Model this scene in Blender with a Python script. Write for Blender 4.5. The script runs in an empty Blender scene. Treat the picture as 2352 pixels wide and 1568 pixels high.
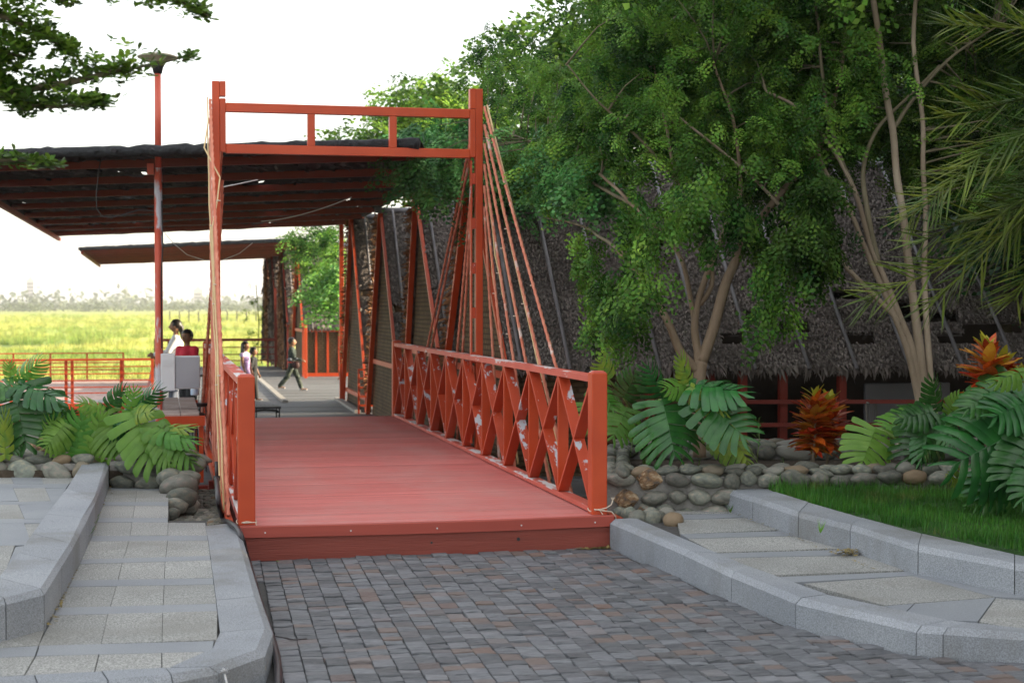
import bpy, bmesh, math, random
import numpy as np
from mathutils import Vector, Matrix, noise
random.seed(7); rng = np.random.default_rng(7)
sc = bpy.context.scene
COL = sc.collection

# ------------------------------------------------------------------ camera, sky, sun, exposure
CAM = Vector((0.0, 0.0, 1.65)); FPX = 3593.0
cd = bpy.data.cameras.new('camera'); cam = bpy.data.objects.new('camera', cd); COL.objects.link(cam)
cam.location = CAM; cam.rotation_euler = (math.radians(90 - 1.34), 0, math.radians(-12.5))
cd.sensor_width = 36; cd.lens = 55; cd.clip_end = 6000; cd.clip_start = 0.1
cd.dof.use_dof = True; cd.dof.focus_distance = 12.4; cd.dof.aperture_fstop = 3.2
sc.camera = cam
R = cam.rotation_euler.to_matrix()

SUN_EL, SUN_AZ = math.radians(14), math.radians(97)      # azimuth from +Y, clockwise positive
sun_dir = Vector((math.sin(SUN_AZ) * math.cos(SUN_EL), math.cos(SUN_AZ) * math.cos(SUN_EL), math.sin(SUN_EL)))
world = bpy.data.worlds.new('World'); sc.world = world; world.use_nodes = True
wn = world.node_tree.nodes; wl = world.node_tree.links
sky = wn.new('ShaderNodeTexSky'); sky.sky_type = 'NISHITA'; sky.sun_disc = False
sky.sun_elevation = SUN_EL; sky.sun_rotation = SUN_AZ
sky.air_density = 1.0; sky.dust_density = 3.0; sky.ozone_density = 1.0; sky.altitude = 0
bg = wn['Background']; bg.inputs['Strength'].default_value = 0.13
# thin bright evening cloud veil over the whole sky
tc = wn.new('ShaderNodeTexCoord'); mp = wn.new('ShaderNodeMapping'); mp.inputs['Scale'].default_value = (1.2, 1.2, 3.5)
nz = wn.new('ShaderNodeTexNoise'); nz.inputs['Scale'].default_value = 2.2; nz.inputs['Detail'].default_value = 6
cr = wn.new('ShaderNodeMapRange'); cr.inputs['From Min'].default_value = 0.3; cr.inputs['From Max'].default_value = 0.75
cr.inputs['To Min'].default_value = 0.30; cr.inputs['To Max'].default_value = 0.62
mx = wn.new('ShaderNodeMix'); mx.data_type = 'RGBA'
wl.new(tc.outputs['Generated'], mp.inputs['Vector']); wl.new(mp.outputs[0], nz.inputs['Vector'])
wl.new(nz.outputs['Fac'], cr.inputs['Value']); wl.new(cr.outputs[0], mx.inputs['Factor'])
wl.new(sky.outputs[0], mx.inputs[6]); mx.inputs[7].default_value = (5.9, 5.6, 5.1, 1)
wl.new(mx.outputs[2], bg.inputs['Color'])
sd = bpy.data.lights.new('sun', 'SUN'); sd.energy = 4.2; sd.angle = math.radians(1.0); sd.color = (1.0, 0.86, 0.62)
sun = bpy.data.objects.new('sun', sd); COL.objects.link(sun)
sun.rotation_euler = sun_dir.to_track_quat('Z', 'Y').to_euler()
sc.view_settings.view_transform = 'Standard'; sc.view_settings.look = 'None'
sc.view_settings.exposure = 1.88; sc.view_settings.gamma = 1.0; sc.view_settings.use_curve_mapping = False
sc.cycles.use_denoising = True
sc.cycles.max_bounces = 6; sc.cycles.diffuse_bounces = 3; sc.cycles.glossy_bounces = 2
sc.cycles.transmission_bounces = 4; sc.cycles.volume_bounces = 0; sc.cycles.transparent_max_bounces = 6
sc.cycles.sample_clamp_indirect = 6

# ------------------------------------------------------------------ measuring helpers (places on real planes)
def ray(px, py): return R @ Vector(((px - 1176) / FPX, (784 - py) / FPX, -1.0))
def gd(px, py, D): return CAM + ray(px, py) * D                    # at camera depth D
def gz(px, py, z=0.0): d = ray(px, py); return CAM + d * ((z - CAM.z) / d.z)
def gx(px, py, X): d = ray(px, py); return CAM + d * (X / d.x)
def zpath(Y): return -0.02 - 0.017 * max(0.0, 11.9 - Y)
def gs(px, py, off=0.0):
    z = -0.05
    for _ in range(6):
        p = gz(px, py, z + off); z = zpath(p.y)
    return gz(px, py, z + off)
def c3(x, y): return (x * .3593, 1005 + y * .3593)
def c5(x, y): return (1349.4 + x * .4263, 1091 + y * .4263)
def cm(x, y): return (1349.4 + x * .2746, 803.9 + y * .2746)
def cq(x, y): return (1780 + x / 3.034, 717.8 + y / 3.034)

# ------------------------------------------------------------------ tags
def tag(o, label=None, cat=None, group=None, kind=None):
    if label: o['label'] = label
    if cat: o['category'] = cat
    if group: o['group'] = group
    if kind: o['kind'] = kind
    return o
def thing(name, loc, label, cat, group=None, rz=0.0):
    o = bpy.data.objects.new(name, None); COL.objects.link(o); o.location = loc; o.rotation_euler = (0, 0, rz)
    o.empty_display_size = 0.2
    M_[o.name] = Matrix.Translation(Vector(loc)) @ Matrix.Rotation(rz, 4, 'Z')
    return tag(o, label, cat, group)
M_ = {}
def wmat(o):                                                       # world matrix without a depsgraph update
    m = o.matrix_basis
    while o.parent: m = o.parent.matrix_basis @ m; o = o.parent
    return m
def link(name, me, parent=None, loc=None, rot=None, scale=None, world_geo=True):
    o = bpy.data.objects.new(name, me); COL.objects.link(o)
    if parent is not None:
        o.parent = parent
        if world_geo: o.matrix_parent_inverse = wmat(parent).inverted()
    if loc is not None: o.location = loc
    if rot is not None: o.rotation_euler = rot
    if scale is not None: o.scale = scale
    return o

# ------------------------------------------------------------------ mesh builder
class MB:
    def __init__(s): s.v = []; s.f = []
    def add(s, vs, fs):
        n = len(s.v); s.v += [tuple(v) for v in vs]; s.f += [tuple(i + n for i in f) for f in fs]; return s
    def box(s, x0, x1, y0, y1, z0, z1):
        vs = [(x0,y0,z0),(x1,y0,z0),(x1,y1,z0),(x0,y1,z0),(x0,y0,z1),(x1,y0,z1),(x1,y1,z1),(x0,y1,z1)]
        return s.add(vs, [(0,3,2,1),(4,5,6,7),(0,1,5,4),(1,2,6,5),(2,3,7,6),(3,0,4,7)])
    def cbox(s, x0, x1, y0, y1, z0, z1, b=0.005):                  # box with bevelled vertical and top edges
        pts = [(x0+b,y0),(x1-b,y0),(x1,y0+b),(x1,y1-b),(x1-b,y1),(x0+b,y1),(x0,y1-b),(x0,y0+b)]
        cx, cy = (x0+x1)/2, (y0+y1)/2
        ins = [(x + (b if x < cx else -b), y + (b if y < cy else -b)) for x, y in pts]
        vs = [(x,y,z0) for x,y in pts] + [(x,y,z1-b) for x,y in pts] + [(x,y,z1) for x,y in ins]
        fs = [(i,(i+1)%8,8+(i+1)%8,8+i) for i in range(8)] + [(8+i,8+(i+1)%8,16+(i+1)%8,16+i) for i in range(8)]
        fs += [tuple(range(7,-1,-1)), tuple(range(16,24))]
        return s.add(vs, fs)
    def beam(s, a, b, w, h, side=None, ext=0.0):                   # box from a to b, w across side, h the other way
        a, b = Vector(a), Vector(b); d = (b - a).normalized(); a = a - d*ext; b = b + d*ext
        sd_ = Vector(side) if side is not None else (d.cross(Vector((0,0,1))) if abs(d.z) < .98 else Vector((1,0,0)))
        sd_ = (sd_ - d * sd_.dot(d)).normalized(); u = sd_.cross(d).normalized()
        vs = []
        for p in (a, b):
            for i, j in ((-1,-1),(1,-1),(1,1),(-1,1)): vs.append(p + sd_*(i*w/2) + u*(j*h/2))
        return s.add(vs, [(0,3,2,1),(4,5,6,7),(0,1,5,4),(1,2,6,5),(2,3,7,6),(3,0,4,7)])
    def tube(s, pts, r, n=8, cap=True):
        pts = [Vector(p) for p in pts]; rs = r if isinstance(r, (list, tuple)) else [r]*len(pts)
        n0 = len(s.v); up = Vector((0,0,1)); prev = None
        for i, p in enumerate(pts):
            d = (pts[min(i+1,len(pts)-1)] - pts[max(i-1,0)])
            if d.length < 1e-9: d = Vector((0,0,1))
            d.normalize()
            if prev is None: a = d.cross(up) if abs(d.z) < .95 else d.cross(Vector((1,0,0)))
            else: a = prev - d*prev.dot(d)
            a.normalize(); prev = a; b = d.cross(a)
            for k in range(n):
                t = 2*math.pi*k/n; s.v.append(tuple(p + (a*math.cos(t) + b*math.sin(t))*rs[i]))
        for i in range(len(pts)-1):
            for k in range(n):
                q = n0+i*n; s.f.append((q+k, q+(k+1)%n, q+n+(k+1)%n, q+n+k))
        if cap:
            s.f.append(tuple(n0+k for k in range(n-1,-1,-1))); e = n0+(len(pts)-1)*n; s.f.append(tuple(e+k for k in range(n)))
        return s
    def prism(s, poly, z0, dz=None):                               # poly of 3D top points, extruded down
        n = len(poly); top = [Vector(p) for p in poly]
        bot = [Vector((p[0],p[1], z0 if dz is None else p[2]-dz)) for p in top]
        a = sum(top[i].x*top[(i+1)%n].y - top[(i+1)%n].x*top[i].y for i in range(n))
        if a < 0: top.reverse(); bot.reverse()
        return s.add(top+bot, [tuple(range(n)), tuple(range(2*n-1,n-1,-1))] + [(i, n+i, n+(i+1)%n, (i+1)%n) for i in range(n)])
    def lathe(s, c, prof, n=20):
        c = Vector(c); n0 = len(s.v)
        for r, z in prof:
            for k in range(n):
                t = 2*math.pi*k/n; s.v.append((c.x+r*math.cos(t), c.y+r*math.sin(t), c.z+z))
        for i in range(len(prof)-1):
            for k in range(n): q = n0+i*n; s.f.append((q+k,q+(k+1)%n,q+n+(k+1)%n,q+n+k))
        s.f.append(tuple(n0+k for k in range(n-1,-1,-1))); e = n0+(len(prof)-1)*n; s.f.append(tuple(e+k for k in range(n)))
        return s
    def mesh(s, name, mat, smooth=False):
        me = bpy.data.meshes.new(name); me.from_pydata(s.v, [], s.f); me.materials.append(mat)
        if smooth: me.polygons.foreach_set('use_smooth', [True]*len(me.polygons))
        me.update(); return me
    def build(s, name, mat, parent=None, smooth=False, kind=None):
        o = link(name, s.mesh(name, mat, smooth), parent)
        if kind: o['kind'] = kind
        return o
def quads_mesh(name, V, F, mat, smooth=False):                     # numpy quads
    me = bpy.data.meshes.new(name); V = np.ascontiguousarray(V, dtype=np.float32); F = np.ascontiguousarray(F, dtype=np.int32)
    me.vertices.add(len(V)); me.vertices.foreach_set('co', V.ravel())
    me.loops.add(F.size); me.loops.foreach_set('vertex_index', F.ravel())
    me.polygons.add(len(F)); me.polygons.foreach_set('loop_start', np.arange(0, F.size, 4, dtype=np.int32))
    me.polygons.foreach_set('loop_total', np.full(len(F), 4, dtype=np.int32))
    if smooth: me.polygons.foreach_set('use_smooth', np.ones(len(F), dtype=bool))
    me.materials.append(mat); me.update(calc_edges=True); me.validate(); return me
def scatter(name, tv, tf, M, P, mat, parent=None, kind=None):      # template copies: M (k,3,3) columns are axes, P (k,3)
    tv = np.asarray(tv, float); tf = np.asarray(tf, int); k, n = len(P), len(tv)
    V = np.einsum('kij,nj->kni', M, tv) + P[:, None, :]
    F = tf[None] + (np.arange(k)*n)[:, None, None]
    o = link(name, quads_mesh(name, V.reshape(-1,3), F.reshape(-1,4), mat), parent)
    if kind: o['kind'] = kind
    return o
def frames(d, up, scale):                                          # x axis along d, z near up
    d = d/np.linalg.norm(d, axis=1, keepdims=True)
    y = np.cross(up, d); y /= np.maximum(np.linalg.norm(y, axis=1, keepdims=True), 1e-6); z = np.cross(d, y)
    return np.stack([d, y, z], axis=2)*np.asarray(scale).reshape(-1,1,1)

# ------------------------------------------------------------------ materials
def lin(c): return tuple(((x/255/12.92) if x/255 <= .04045 else ((x/255+.055)/1.055)**2.4) for x in c)
def mat(name, c1, c2=None, scale=3.0, rough=.7, bump=0.0, bscale=40.0, var=0.0, hue=0.0, stretch=(1,1,1), spec=.4,
        detail=6.0, translucent=0.0, c3_=None, sharp=(.3,.7), metallic=0.0, bdist=.01, island=False):
    m = bpy.data.materials.new(name); m.use_nodes = True; N = m.node_tree.nodes; L = m.node_tree.links
    b = N['Principled BSDF']; b.inputs['Roughness'].default_value = rough; b.inputs['Specular IOR Level'].default_value = spec
    b.inputs['Metallic'].default_value = metallic
    t = N.new('ShaderNodeTexCoord'); mp_ = N.new('ShaderNodeMapping'); mp_.inputs['Scale'].default_value = stretch
    L.new(t.outputs['Object'], mp_.inputs[0]); vec = mp_.outputs[0]
    col = None
    c2 = c2 or c1
    nz_ = N.new('ShaderNodeTexNoise'); nz_.inputs['Scale'].default_value = scale; nz_.inputs['Detail'].default_value = detail
    L.new(vec, nz_.inputs['Vector'])
    r = N.new('ShaderNodeValToRGB'); r.color_ramp.elements[0].position = sharp[0]; r.color_ramp.elements[1].position = sharp[1]
    r.color_ramp.elements[0].color = (*c1, 1); r.color_ramp.elements[1].color = (*c2, 1)
    if c3_:
        e = r.color_ramp.elements.new((sharp[0]+sharp[1])/2); e.color = (*c3_, 1)
    L.new(nz_.outputs['Fac'], r.inputs[0]); col = r.outputs[0]
    if var or hue:
        oi = N.new('ShaderNodeObjectInfo'); src = oi.outputs['Random']
        if island:
            g = N.new('ShaderNodeNewGeometry'); ad = N.new('ShaderNodeMath'); ad.operation = 'ADD'
            L.new(oi.outputs['Random'], ad.inputs[0]); L.new(g.outputs['Random Per Island'], ad.inputs[1])
            fr = N.new('ShaderNodeMath'); fr.operation = 'FRACT'; L.new(ad.outputs[0], fr.inputs[0]); src = fr.outputs[0]
        hs = N.new('ShaderNodeHueSaturation')
        mr = N.new('ShaderNodeMapRange'); mr.inputs['To Min'].default_value = 1-var; mr.inputs['To Max'].default_value = 1+var
        L.new(src, mr.inputs[0]); L.new(mr.outputs[0], hs.inputs['Value'])
        if hue:
            mu = N.new('ShaderNodeMath'); mu.operation = 'MULTIPLY'; mu.inputs[1].default_value = 7.31; L.new(src, mu.inputs[0])
            f2 = N.new('ShaderNodeMath'); f2.operation = 'FRACT'; L.new(mu.outputs[0], f2.inputs[0])
            m2 = N.new('ShaderNodeMapRange'); m2.inputs['To Min'].default_value = .5-hue; m2.inputs['To Max'].default_value = .5+hue
            L.new(f2.outputs[0], m2.inputs[0]); L.new(m2.outputs[0], hs.inputs['Hue'])
        L.new(col, hs.inputs['Color']); col = hs.outputs[0]
    L.new(col, b.inputs['Base Color'])
    if bump:
        n2 = N.new('ShaderNodeTexNoise'); n2.inputs['Scale'].default_value = bscale; n2.inputs['Detail'].default_value = 5
        L.new(vec, n2.inputs['Vector']); bp = N.new('ShaderNodeBump'); bp.inputs['Strength'].default_value = bump
        bp.inputs['Distance'].default_value = bdist; L.new(n2.outputs['Fac'], bp.inputs['Height']); L.new(bp.outputs[0], b.inputs['Normal'])
    if translucent:
        tr = N.new('ShaderNodeBsdfTranslucent'); L.new(col, tr.inputs[0]); ms = N.new('ShaderNodeMixShader')
        ms.inputs[0].default_value = translucent; L.new(b.outputs[0], ms.inputs[1]); L.new(tr.outputs[0], ms.inputs[2])
        L.new(ms.outputs[0], N['Material Output'].inputs[0])
    m['col'] = 1
    return m
def overlay(m, color, scale, lo, hi, stretch=(1,1,1), rough=None, up=0.0, face=None):   # worn / stained patches with hard edges over a material
    N = m.node_tree.nodes; L = m.node_tree.links; b = N['Principled BSDF']
    src = b.inputs['Base Color'].links[0].from_socket
    t = N.new('ShaderNodeTexCoord'); mp_ = N.new('ShaderNodeMapping'); mp_.inputs['Scale'].default_value = stretch
    L.new(t.outputs['Object'], mp_.inputs[0])
    n = N.new('ShaderNodeTexNoise'); n.inputs['Scale'].default_value = scale; n.inputs['Detail'].default_value = 9; n.inputs['Roughness'].default_value = .62
    L.new(mp_.outputs[0], n.inputs['Vector'])
    val = n.outputs['Fac']
    if up:                                                         # paint weathers off upward faces first
        g = N.new('ShaderNodeNewGeometry'); sp = N.new('ShaderNodeSeparateXYZ'); L.new(g.outputs['Normal'], sp.inputs[0])
        mr0 = N.new('ShaderNodeMapRange'); mr0.inputs['From Min'].default_value = 0.05; mr0.inputs['From Max'].default_value = .35
        mr0.inputs['To Max'].default_value = up; L.new(sp.outputs['Z'], mr0.inputs[0])
        ad = N.new('ShaderNodeMath'); L.new(val, ad.inputs[0]); L.new(mr0.outputs[0], ad.inputs[1]); val = ad.outputs[0]
    mr = N.new('ShaderNodeMapRange'); mr.inputs['From Min'].default_value = lo; mr.inputs['From Max'].default_value = hi
    L.new(val, mr.inputs[0]); x = N.new('ShaderNodeMix'); x.data_type = 'RGBA'
    L.new(mr.outputs[0], x.inputs['Factor']); L.new(src, x.inputs[6]); x.inputs[7].default_value = (*color, 1)
    L.new(x.outputs[2], b.inputs['Base Color']); return m
def some_islands(m, color, above, mul=13.7):                       # whole pieces of another tone
    N = m.node_tree.nodes; L = m.node_tree.links; b = N['Principled BSDF']; src = b.inputs['Base Color'].links[0].from_socket
    oi = N.new('ShaderNodeObjectInfo'); g = N.new('ShaderNodeNewGeometry'); a = N.new('ShaderNodeMath'); a.operation = 'ADD'
    L.new(oi.outputs['Random'], a.inputs[0]); L.new(g.outputs['Random Per Island'], a.inputs[1])
    mu = N.new('ShaderNodeMath'); mu.operation = 'MULTIPLY'; mu.inputs[1].default_value = mul; L.new(a.outputs[0], mu.inputs[0])
    fr = N.new('ShaderNodeMath'); fr.operation = 'FRACT'; L.new(mu.outputs[0], fr.inputs[0])
    mr = N.new('ShaderNodeMapRange'); mr.inputs['From Min'].default_value = above; mr.inputs['From Max'].default_value = above+.12; mr.inputs['To Max'].default_value = .85
    L.new(fr.outputs[0], mr.inputs[0]); x = N.new('ShaderNodeMix'); x.data_type = 'RGBA'
    L.new(mr.outputs[0], x.inputs['Factor']); L.new(src, x.inputs[6]); x.inputs[7].default_value = (*color, 1); L.new(x.outputs[2], b.inputs['Base Color']); return m
def speckle(m, scale, dark, light):                                # granite crystals
    N = m.node_tree.nodes; L = m.node_tree.links; b = N['Principled BSDF']; src = b.inputs['Base Color'].links[0].from_socket
    t = N.new('ShaderNodeTexCoord'); v = N.new('ShaderNodeTexNoise'); v.inputs['Scale'].default_value = scale; v.inputs['Detail'].default_value = 2
    L.new(t.outputs['Object'], v.inputs['Vector'])
    r = N.new('ShaderNodeValToRGB'); e = r.color_ramp.elements
    e[0].position = .38; e[0].color = (dark,)*3 + (1,); e[1].position = .62; e[1].color = (light,)*3 + (1,)
    L.new(v.outputs['Fac'], r.inputs[0]); x = N.new('ShaderNodeMix'); x.data_type = 'RGBA'; x.blend_type = 'MULTIPLY'
    x.inputs['Factor'].default_value = 1; L.new(src, x.inputs[6]); L.new(r.outputs[0], x.inputs[7]); L.new(x.outputs[2], b.inputs['Base Color'])
    return m

PAINT = (.50, .050, .017)
m_red = mat('red_paint', (.42,.048,.011), (.53,.068,.017), scale=2.5, rough=.42, bump=.08, bscale=60, var=.06, bdist=.003)
m_red_worn = mat('worn_red_paint', (.40,.046,.016), (.50,.066,.023), scale=3, rough=.5, bump=.15, bscale=50, var=.06, bdist=.003)
overlay(m_red_worn, (.50,.52,.58), 5.5, .64, .67, stretch=(1.4,1,.4), up=.07)
m_red_top = mat('weathered_handrail_paint', (.48,.085,.055), (.56,.12,.085), scale=3, rough=.55)
overlay(m_red_top, (.62,.58,.58), 7, .60, .64, stretch=(1,.25,1), up=.09)
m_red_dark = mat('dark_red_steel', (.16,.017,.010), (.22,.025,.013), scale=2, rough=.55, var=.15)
m_red_post = mat('flaking_lamp_post_paint', (.50,.07,.035), (.60,.12,.07), scale=3, rough=.5)
overlay(m_red_post, (.52,.50,.55), 3.0, .50, .54, stretch=(1,1,.35))
m_deck = mat('red_deck_board', (.50,.125,.112), (.62,.180,.165), scale=1.6, rough=.5, bump=.25, bscale=25, var=.10, stretch=(.35,12,12), bdist=.004, spec=.45)
overlay(m_deck, (.52,.27,.25), .9, .45, .85, stretch=(1,.4,1)); overlay(m_deck, (.30,.085,.075), 3.5, .66, .80, stretch=(.5,1,1))
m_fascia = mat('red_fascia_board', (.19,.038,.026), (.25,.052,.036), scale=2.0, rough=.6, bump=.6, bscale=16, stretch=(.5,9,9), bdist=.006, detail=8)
m_rope = mat('red_rope', (.46,.12,.07), (.60,.24,.16), scale=6, rough=.8, var=.08)
overlay(m_rope, (.60,.48,.44), 3, .60, .68, stretch=(1,1,1))
m_hose = mat('yellow_hose', (.50,.34,.15), (.60,.45,.24), scale=4, rough=.45, var=.12)
m_twine = mat('pale_twine', (.62,.52,.42), rough=.9)
m_gran = speckle(mat('grey_granite', (.215,.232,.26), (.275,.29,.315), scale=1.5, rough=.75, bump=.3, bscale=160, var=.07, bdist=.003), 150, .72, 1.25)
overlay(m_gran, (.25,.25,.26), 2.0, .62, .80)
m_gran_d = speckle(mat('dark_band_granite', (.205,.22,.245), (.245,.26,.28), scale=2, rough=.7, bump=.2, bscale=160, var=.04, bdist=.002), 190, .85, 1.12)
m_gran_slab = speckle(mat('rough_slab_granite', (.235,.24,.235), (.31,.31,.30), scale=1.2, rough=.85, bump=.5, bscale=120, var=.06, bdist=.004), 110, .62, 1.35)
overlay(m_gran_slab, (.155,.148,.13), 1.1, .50, .82); overlay(m_gran, (.135,.13,.115), 1.3, .50, .78, stretch=(1,1,.5))
m_slate = mat('slate_sett', (.072,.077,.088), (.165,.170,.184), scale=9, rough=.62, bump=.9, bscale=14, var=.32, hue=.012, stretch=(1.2,7,9), island=True, bdist=.012, detail=8)
some_islands(m_slate, (.155,.115,.10), .80); some_islands(m_slate, (.20,.20,.215), .90, 29.3); some_islands(m_slate, (.17,.085,.055), .93, 53.1); overlay(m_slate, (.36,.37,.40), 12, .70, .78, stretch=(1,5,1))
m_mortar = mat('mortar', (.15,.145,.135), (.26,.25,.235), scale=8, rough=.95, bump=.9, bscale=30, bdist=.02)
m_joint = mat('joint_sand', (.045,.044,.045), (.08,.078,.076), scale=20, rough=1)
m_river = mat('river_stone', (.10,.10,.085), (.235,.205,.16), scale=2.2, rough=.62, bump=.35, bscale=22, var=.42, hue=.05, bdist=.01, c3_=(.15,.16,.135))
overlay(m_river, (.32,.30,.265), 5, .62, .76); some_islands(m_river, (.20,.135,.075), .84); some_islands(m_river, (.26,.25,.22), .86, 31.7)
m_rock_o = mat('ochre_rock', (.11,.085,.065), (.42,.33,.22), scale=1.6, rough=.8, bump=.7, bscale=5, bdist=.05, c3_=(.24,.14,.07), sharp=(.35,.65), detail=9)
m_soil = mat('soil', (.035,.026,.018), (.08,.06,.042), scale=6, rough=1, bump=1, bscale=25, bdist=.03)
m_thatch = mat('dry_palm_thatch', (.095,.080,.072), (.20,.172,.158), scale=2.0, rough=.85, var=.34, hue=.02, island=True, spec=.2)
m_thatch_b = mat('thatch_bed', (.075,.062,.058), (.15,.125,.115), scale=6, rough=.95, bump=1, bscale=18, bdist=.05, stretch=(1,1,3))
m_thatch_edge = mat('brown_thatch_edge', (.16,.075,.035), (.30,.16,.08), scale=3, rough=.9, var=.35, island=True)
m_bamboo = mat('grey_bamboo', (.13,.125,.14), (.21,.20,.215), scale=3, rough=.6, stretch=(3,3,.5))
m_shade = mat('black_shade_cloth', (.010,.011,.014), (.026,.028,.033), scale=5, rough=.8, bump=1, bscale=10, bdist=.05)
m_shade_s = mat('shade_cloth_fold', (.03,.032,.036), (.10,.105,.115), scale=5, rough=.7, var=.5, island=True, translucent=.25)
m_wood = mat('grey_terrace_board', (.115,.118,.125), (.19,.19,.195), scale=2, rough=.6, bump=.3, bscale=14, stretch=(.4,8,8), var=.14, island=True)
m_batten = mat('bleached_batten', (.30,.28,.26), (.38,.36,.33), scale=4, rough=.8)
m_table = mat('weathered_table_plank', (.20,.14,.12), (.40,.34,.31), scale=4, rough=.8, stretch=(1,3,1), var=.2)
m_metal_w = mat('cabinet_enamel', (.60,.62,.66), (.66,.68,.71), scale=2, rough=.4)
m_metal_shade = mat('cabinet_door_shade', (.30,.31,.35), (.35,.36,.40), scale=2, rough=.45)  # shade of the cabinet front put into the grey of its door
m_black = mat('black_steel', (.018,.019,.022), (.03,.031,.034), rough=.45)
m_hosek = mat('black_pipe', (.022,.018,.022), (.045,.037,.042), scale=3, rough=.35)
m_white = mat('white_plastic', (.66,.66,.68), rough=.5)
m_bark = mat('pale_bark', (.17,.125,.085), (.38,.31,.235), scale=4, rough=.85, bump=.6, bscale=20, stretch=(1,1,.35), c3_=(.25,.195,.14), bdist=.02)
m_bark_b = mat('brown_bark', (.13,.088,.055), (.29,.215,.15), scale=4, rough=.85, bump=.6, bscale=20, stretch=(1,1,.35), bdist=.02)
m_room_shade = mat('room_shade_matting', (.022,.015,.010), (.040,.028,.018), rough=.95)  # near-black puts the shade under the eave into the wall colour
m_bark2 = mat('olive_bark', (.10,.085,.05), (.20,.17,.11), scale=5, rough=.85, bump=.5, bscale=25, stretch=(1,1,.4))
def leafmat(name, a, b_, **k):
    d = dict(scale=1.7, sharp=(.36,.62), detail=3, rough=.5, var=.35, hue=.018, island=True, translucent=.33, spec=.35); d.update(k); m = mat(name, a, b_, **d)
    N = m.node_tree.nodes; L = m.node_tree.links; b = N['Principled BSDF']; src = b.inputs['Base Color'].links[0].from_socket   # each whole leaf has its own tone
    at = N.new('ShaderNodeAttribute'); at.attribute_name = 'tone'; ad = N.new('ShaderNodeMath'); ad.inputs[1].default_value = 1.0; L.new(at.outputs['Fac'], ad.inputs[0])
    h = N.new('ShaderNodeHueSaturation'); L.new(ad.outputs[0], h.inputs['Value']); L.new(src, h.inputs['Color'])
    hm = N.new('ShaderNodeMapRange'); hm.inputs['From Min'].default_value = -.5; hm.inputs['From Max'].default_value = .7; hm.inputs['To Min'].default_value = .512; hm.inputs['To Max'].default_value = .482
    L.new(at.outputs['Fac'], hm.inputs[0]); L.new(hm.outputs[0], h.inputs['Hue']); L.new(h.outputs[0], b.inputs['Base Color'])
    for n in N:
        if n.type == 'BSDF_TRANSLUCENT': L.new(h.outputs[0], n.inputs[0])
    return m
m_leaf = leafmat('pinnate_leaf', (.020,.078,.011), (.115,.25,.034), spec=.2, rough=.6)
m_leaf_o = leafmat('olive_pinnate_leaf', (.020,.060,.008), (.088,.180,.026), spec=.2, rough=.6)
m_leaf_y = leafmat('far_crown_leaf', (.05,.12,.012), (.14,.27,.03), spec=.2)
m_leaf_s = leafmat('small_obovate_leaf', (.08,.165,.02), (.17,.30,.035), var=.45)
m_palm = leafmat('palm_leaflet', (.04,.085,.012), (.15,.19,.024), var=.4, scale=2)
m_mon = mat('monstera_blade', (.018,.085,.020), (.045,.165,.032), scale=3.5, rough=.27, var=.25, bump=.25, bscale=9, hue=.02, translucent=.22, spec=.5)
m_mon_y = mat('yellowing_monstera_blade', (.30,.36,.04), (.12,.26,.05), scale=3, rough=.4, translucent=.3)
m_mon_l = mat('light_monstera_blade', (.10,.26,.035), (.17,.36,.06), scale=3, rough=.38, var=.2, hue=.02, translucent=.38)
m_stalk = mat('green_leaf_stalk', (.12,.19,.05), (.18,.26,.07), scale=3, rough=.45, var=.15)
m_cro_r = mat('croton_orange_leaf', (.30,.030,.006), (.62,.15,.015), scale=9, rough=.4, var=.45, hue=.022, translucent=.2, stretch=(1,2,1))
m_cro_y = mat('croton_yellow_leaf', (.55,.42,.03), (.30,.36,.04), scale=8, rough=.4, var=.2, translucent=.3)
m_grass = leafmat('lawn_blade', (.032,.125,.012), (.065,.21,.022), var=.4)
overlay(m_grass, (.26,.22,.07), 2.2, .56, .74)
m_lawn = mat('lawn_turf', (.020,.060,.012), (.045,.115,.022), scale=5, rough=1, bump=1, bscale=90, bdist=.03)
m_weave = mat('woven_bamboo', (.10,.064,.030), (.16,.108,.055), scale=3, rough=.85)
def weave(m):
    N = m.node_tree.nodes; L = m.node_tree.links; b = N['Principled BSDF']; src = b.inputs['Base Color'].links[0].from_socket
    t = N.new('ShaderNodeTexCoord'); sp = N.new('ShaderNodeSeparateXYZ'); L.new(t.outputs['Object'], sp.inputs[0])
    ad = N.new('ShaderNodeMath'); L.new(sp.outputs[0], ad.inputs[0]); L.new(sp.outputs[1], ad.inputs[1])
    cb = N.new('ShaderNodeCombineXYZ'); L.new(ad.outputs[0], cb.inputs[0]); L.new(sp.outputs[2], cb.inputs[1])
    br = N.new('ShaderNodeTexBrick'); br.inputs['Scale'].default_value = 1.0; br.inputs['Brick Width'].default_value = .13
    br.inputs['Row Height'].default_value = .065; br.inputs['Mortar Size'].default_value = .016; br.inputs['Mortar Smooth'].default_value = .6
    br.inputs['Color1'].default_value = (1,1,1,1); br.inputs['Color2'].default_value = (.8,.8,.8,1); br.inputs['Mortar'].default_value = (.5,.47,.44,1)
    L.new(cb.outputs[0], br.inputs['Vector']); x = N.new('ShaderNodeMix'); x.data_type = 'RGBA'; x.blend_type = 'MULTIPLY'
    x.inputs['Factor'].default_value = 1; L.new(src, x.inputs[6]); L.new(br.outputs['Color'], x.inputs[7]); L.new(x.outputs[2], b.inputs['Base Color'])
    bp = N.new('ShaderNodeBump'); bp.inputs['Strength'].default_value = .8; bp.inputs['Distance'].default_value = .01
    L.new(br.outputs['Fac'], bp.inputs['Height']); bp.invert = True; L.new(bp.outputs[0], b.inputs['Normal'])
weave(m_weave)
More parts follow.
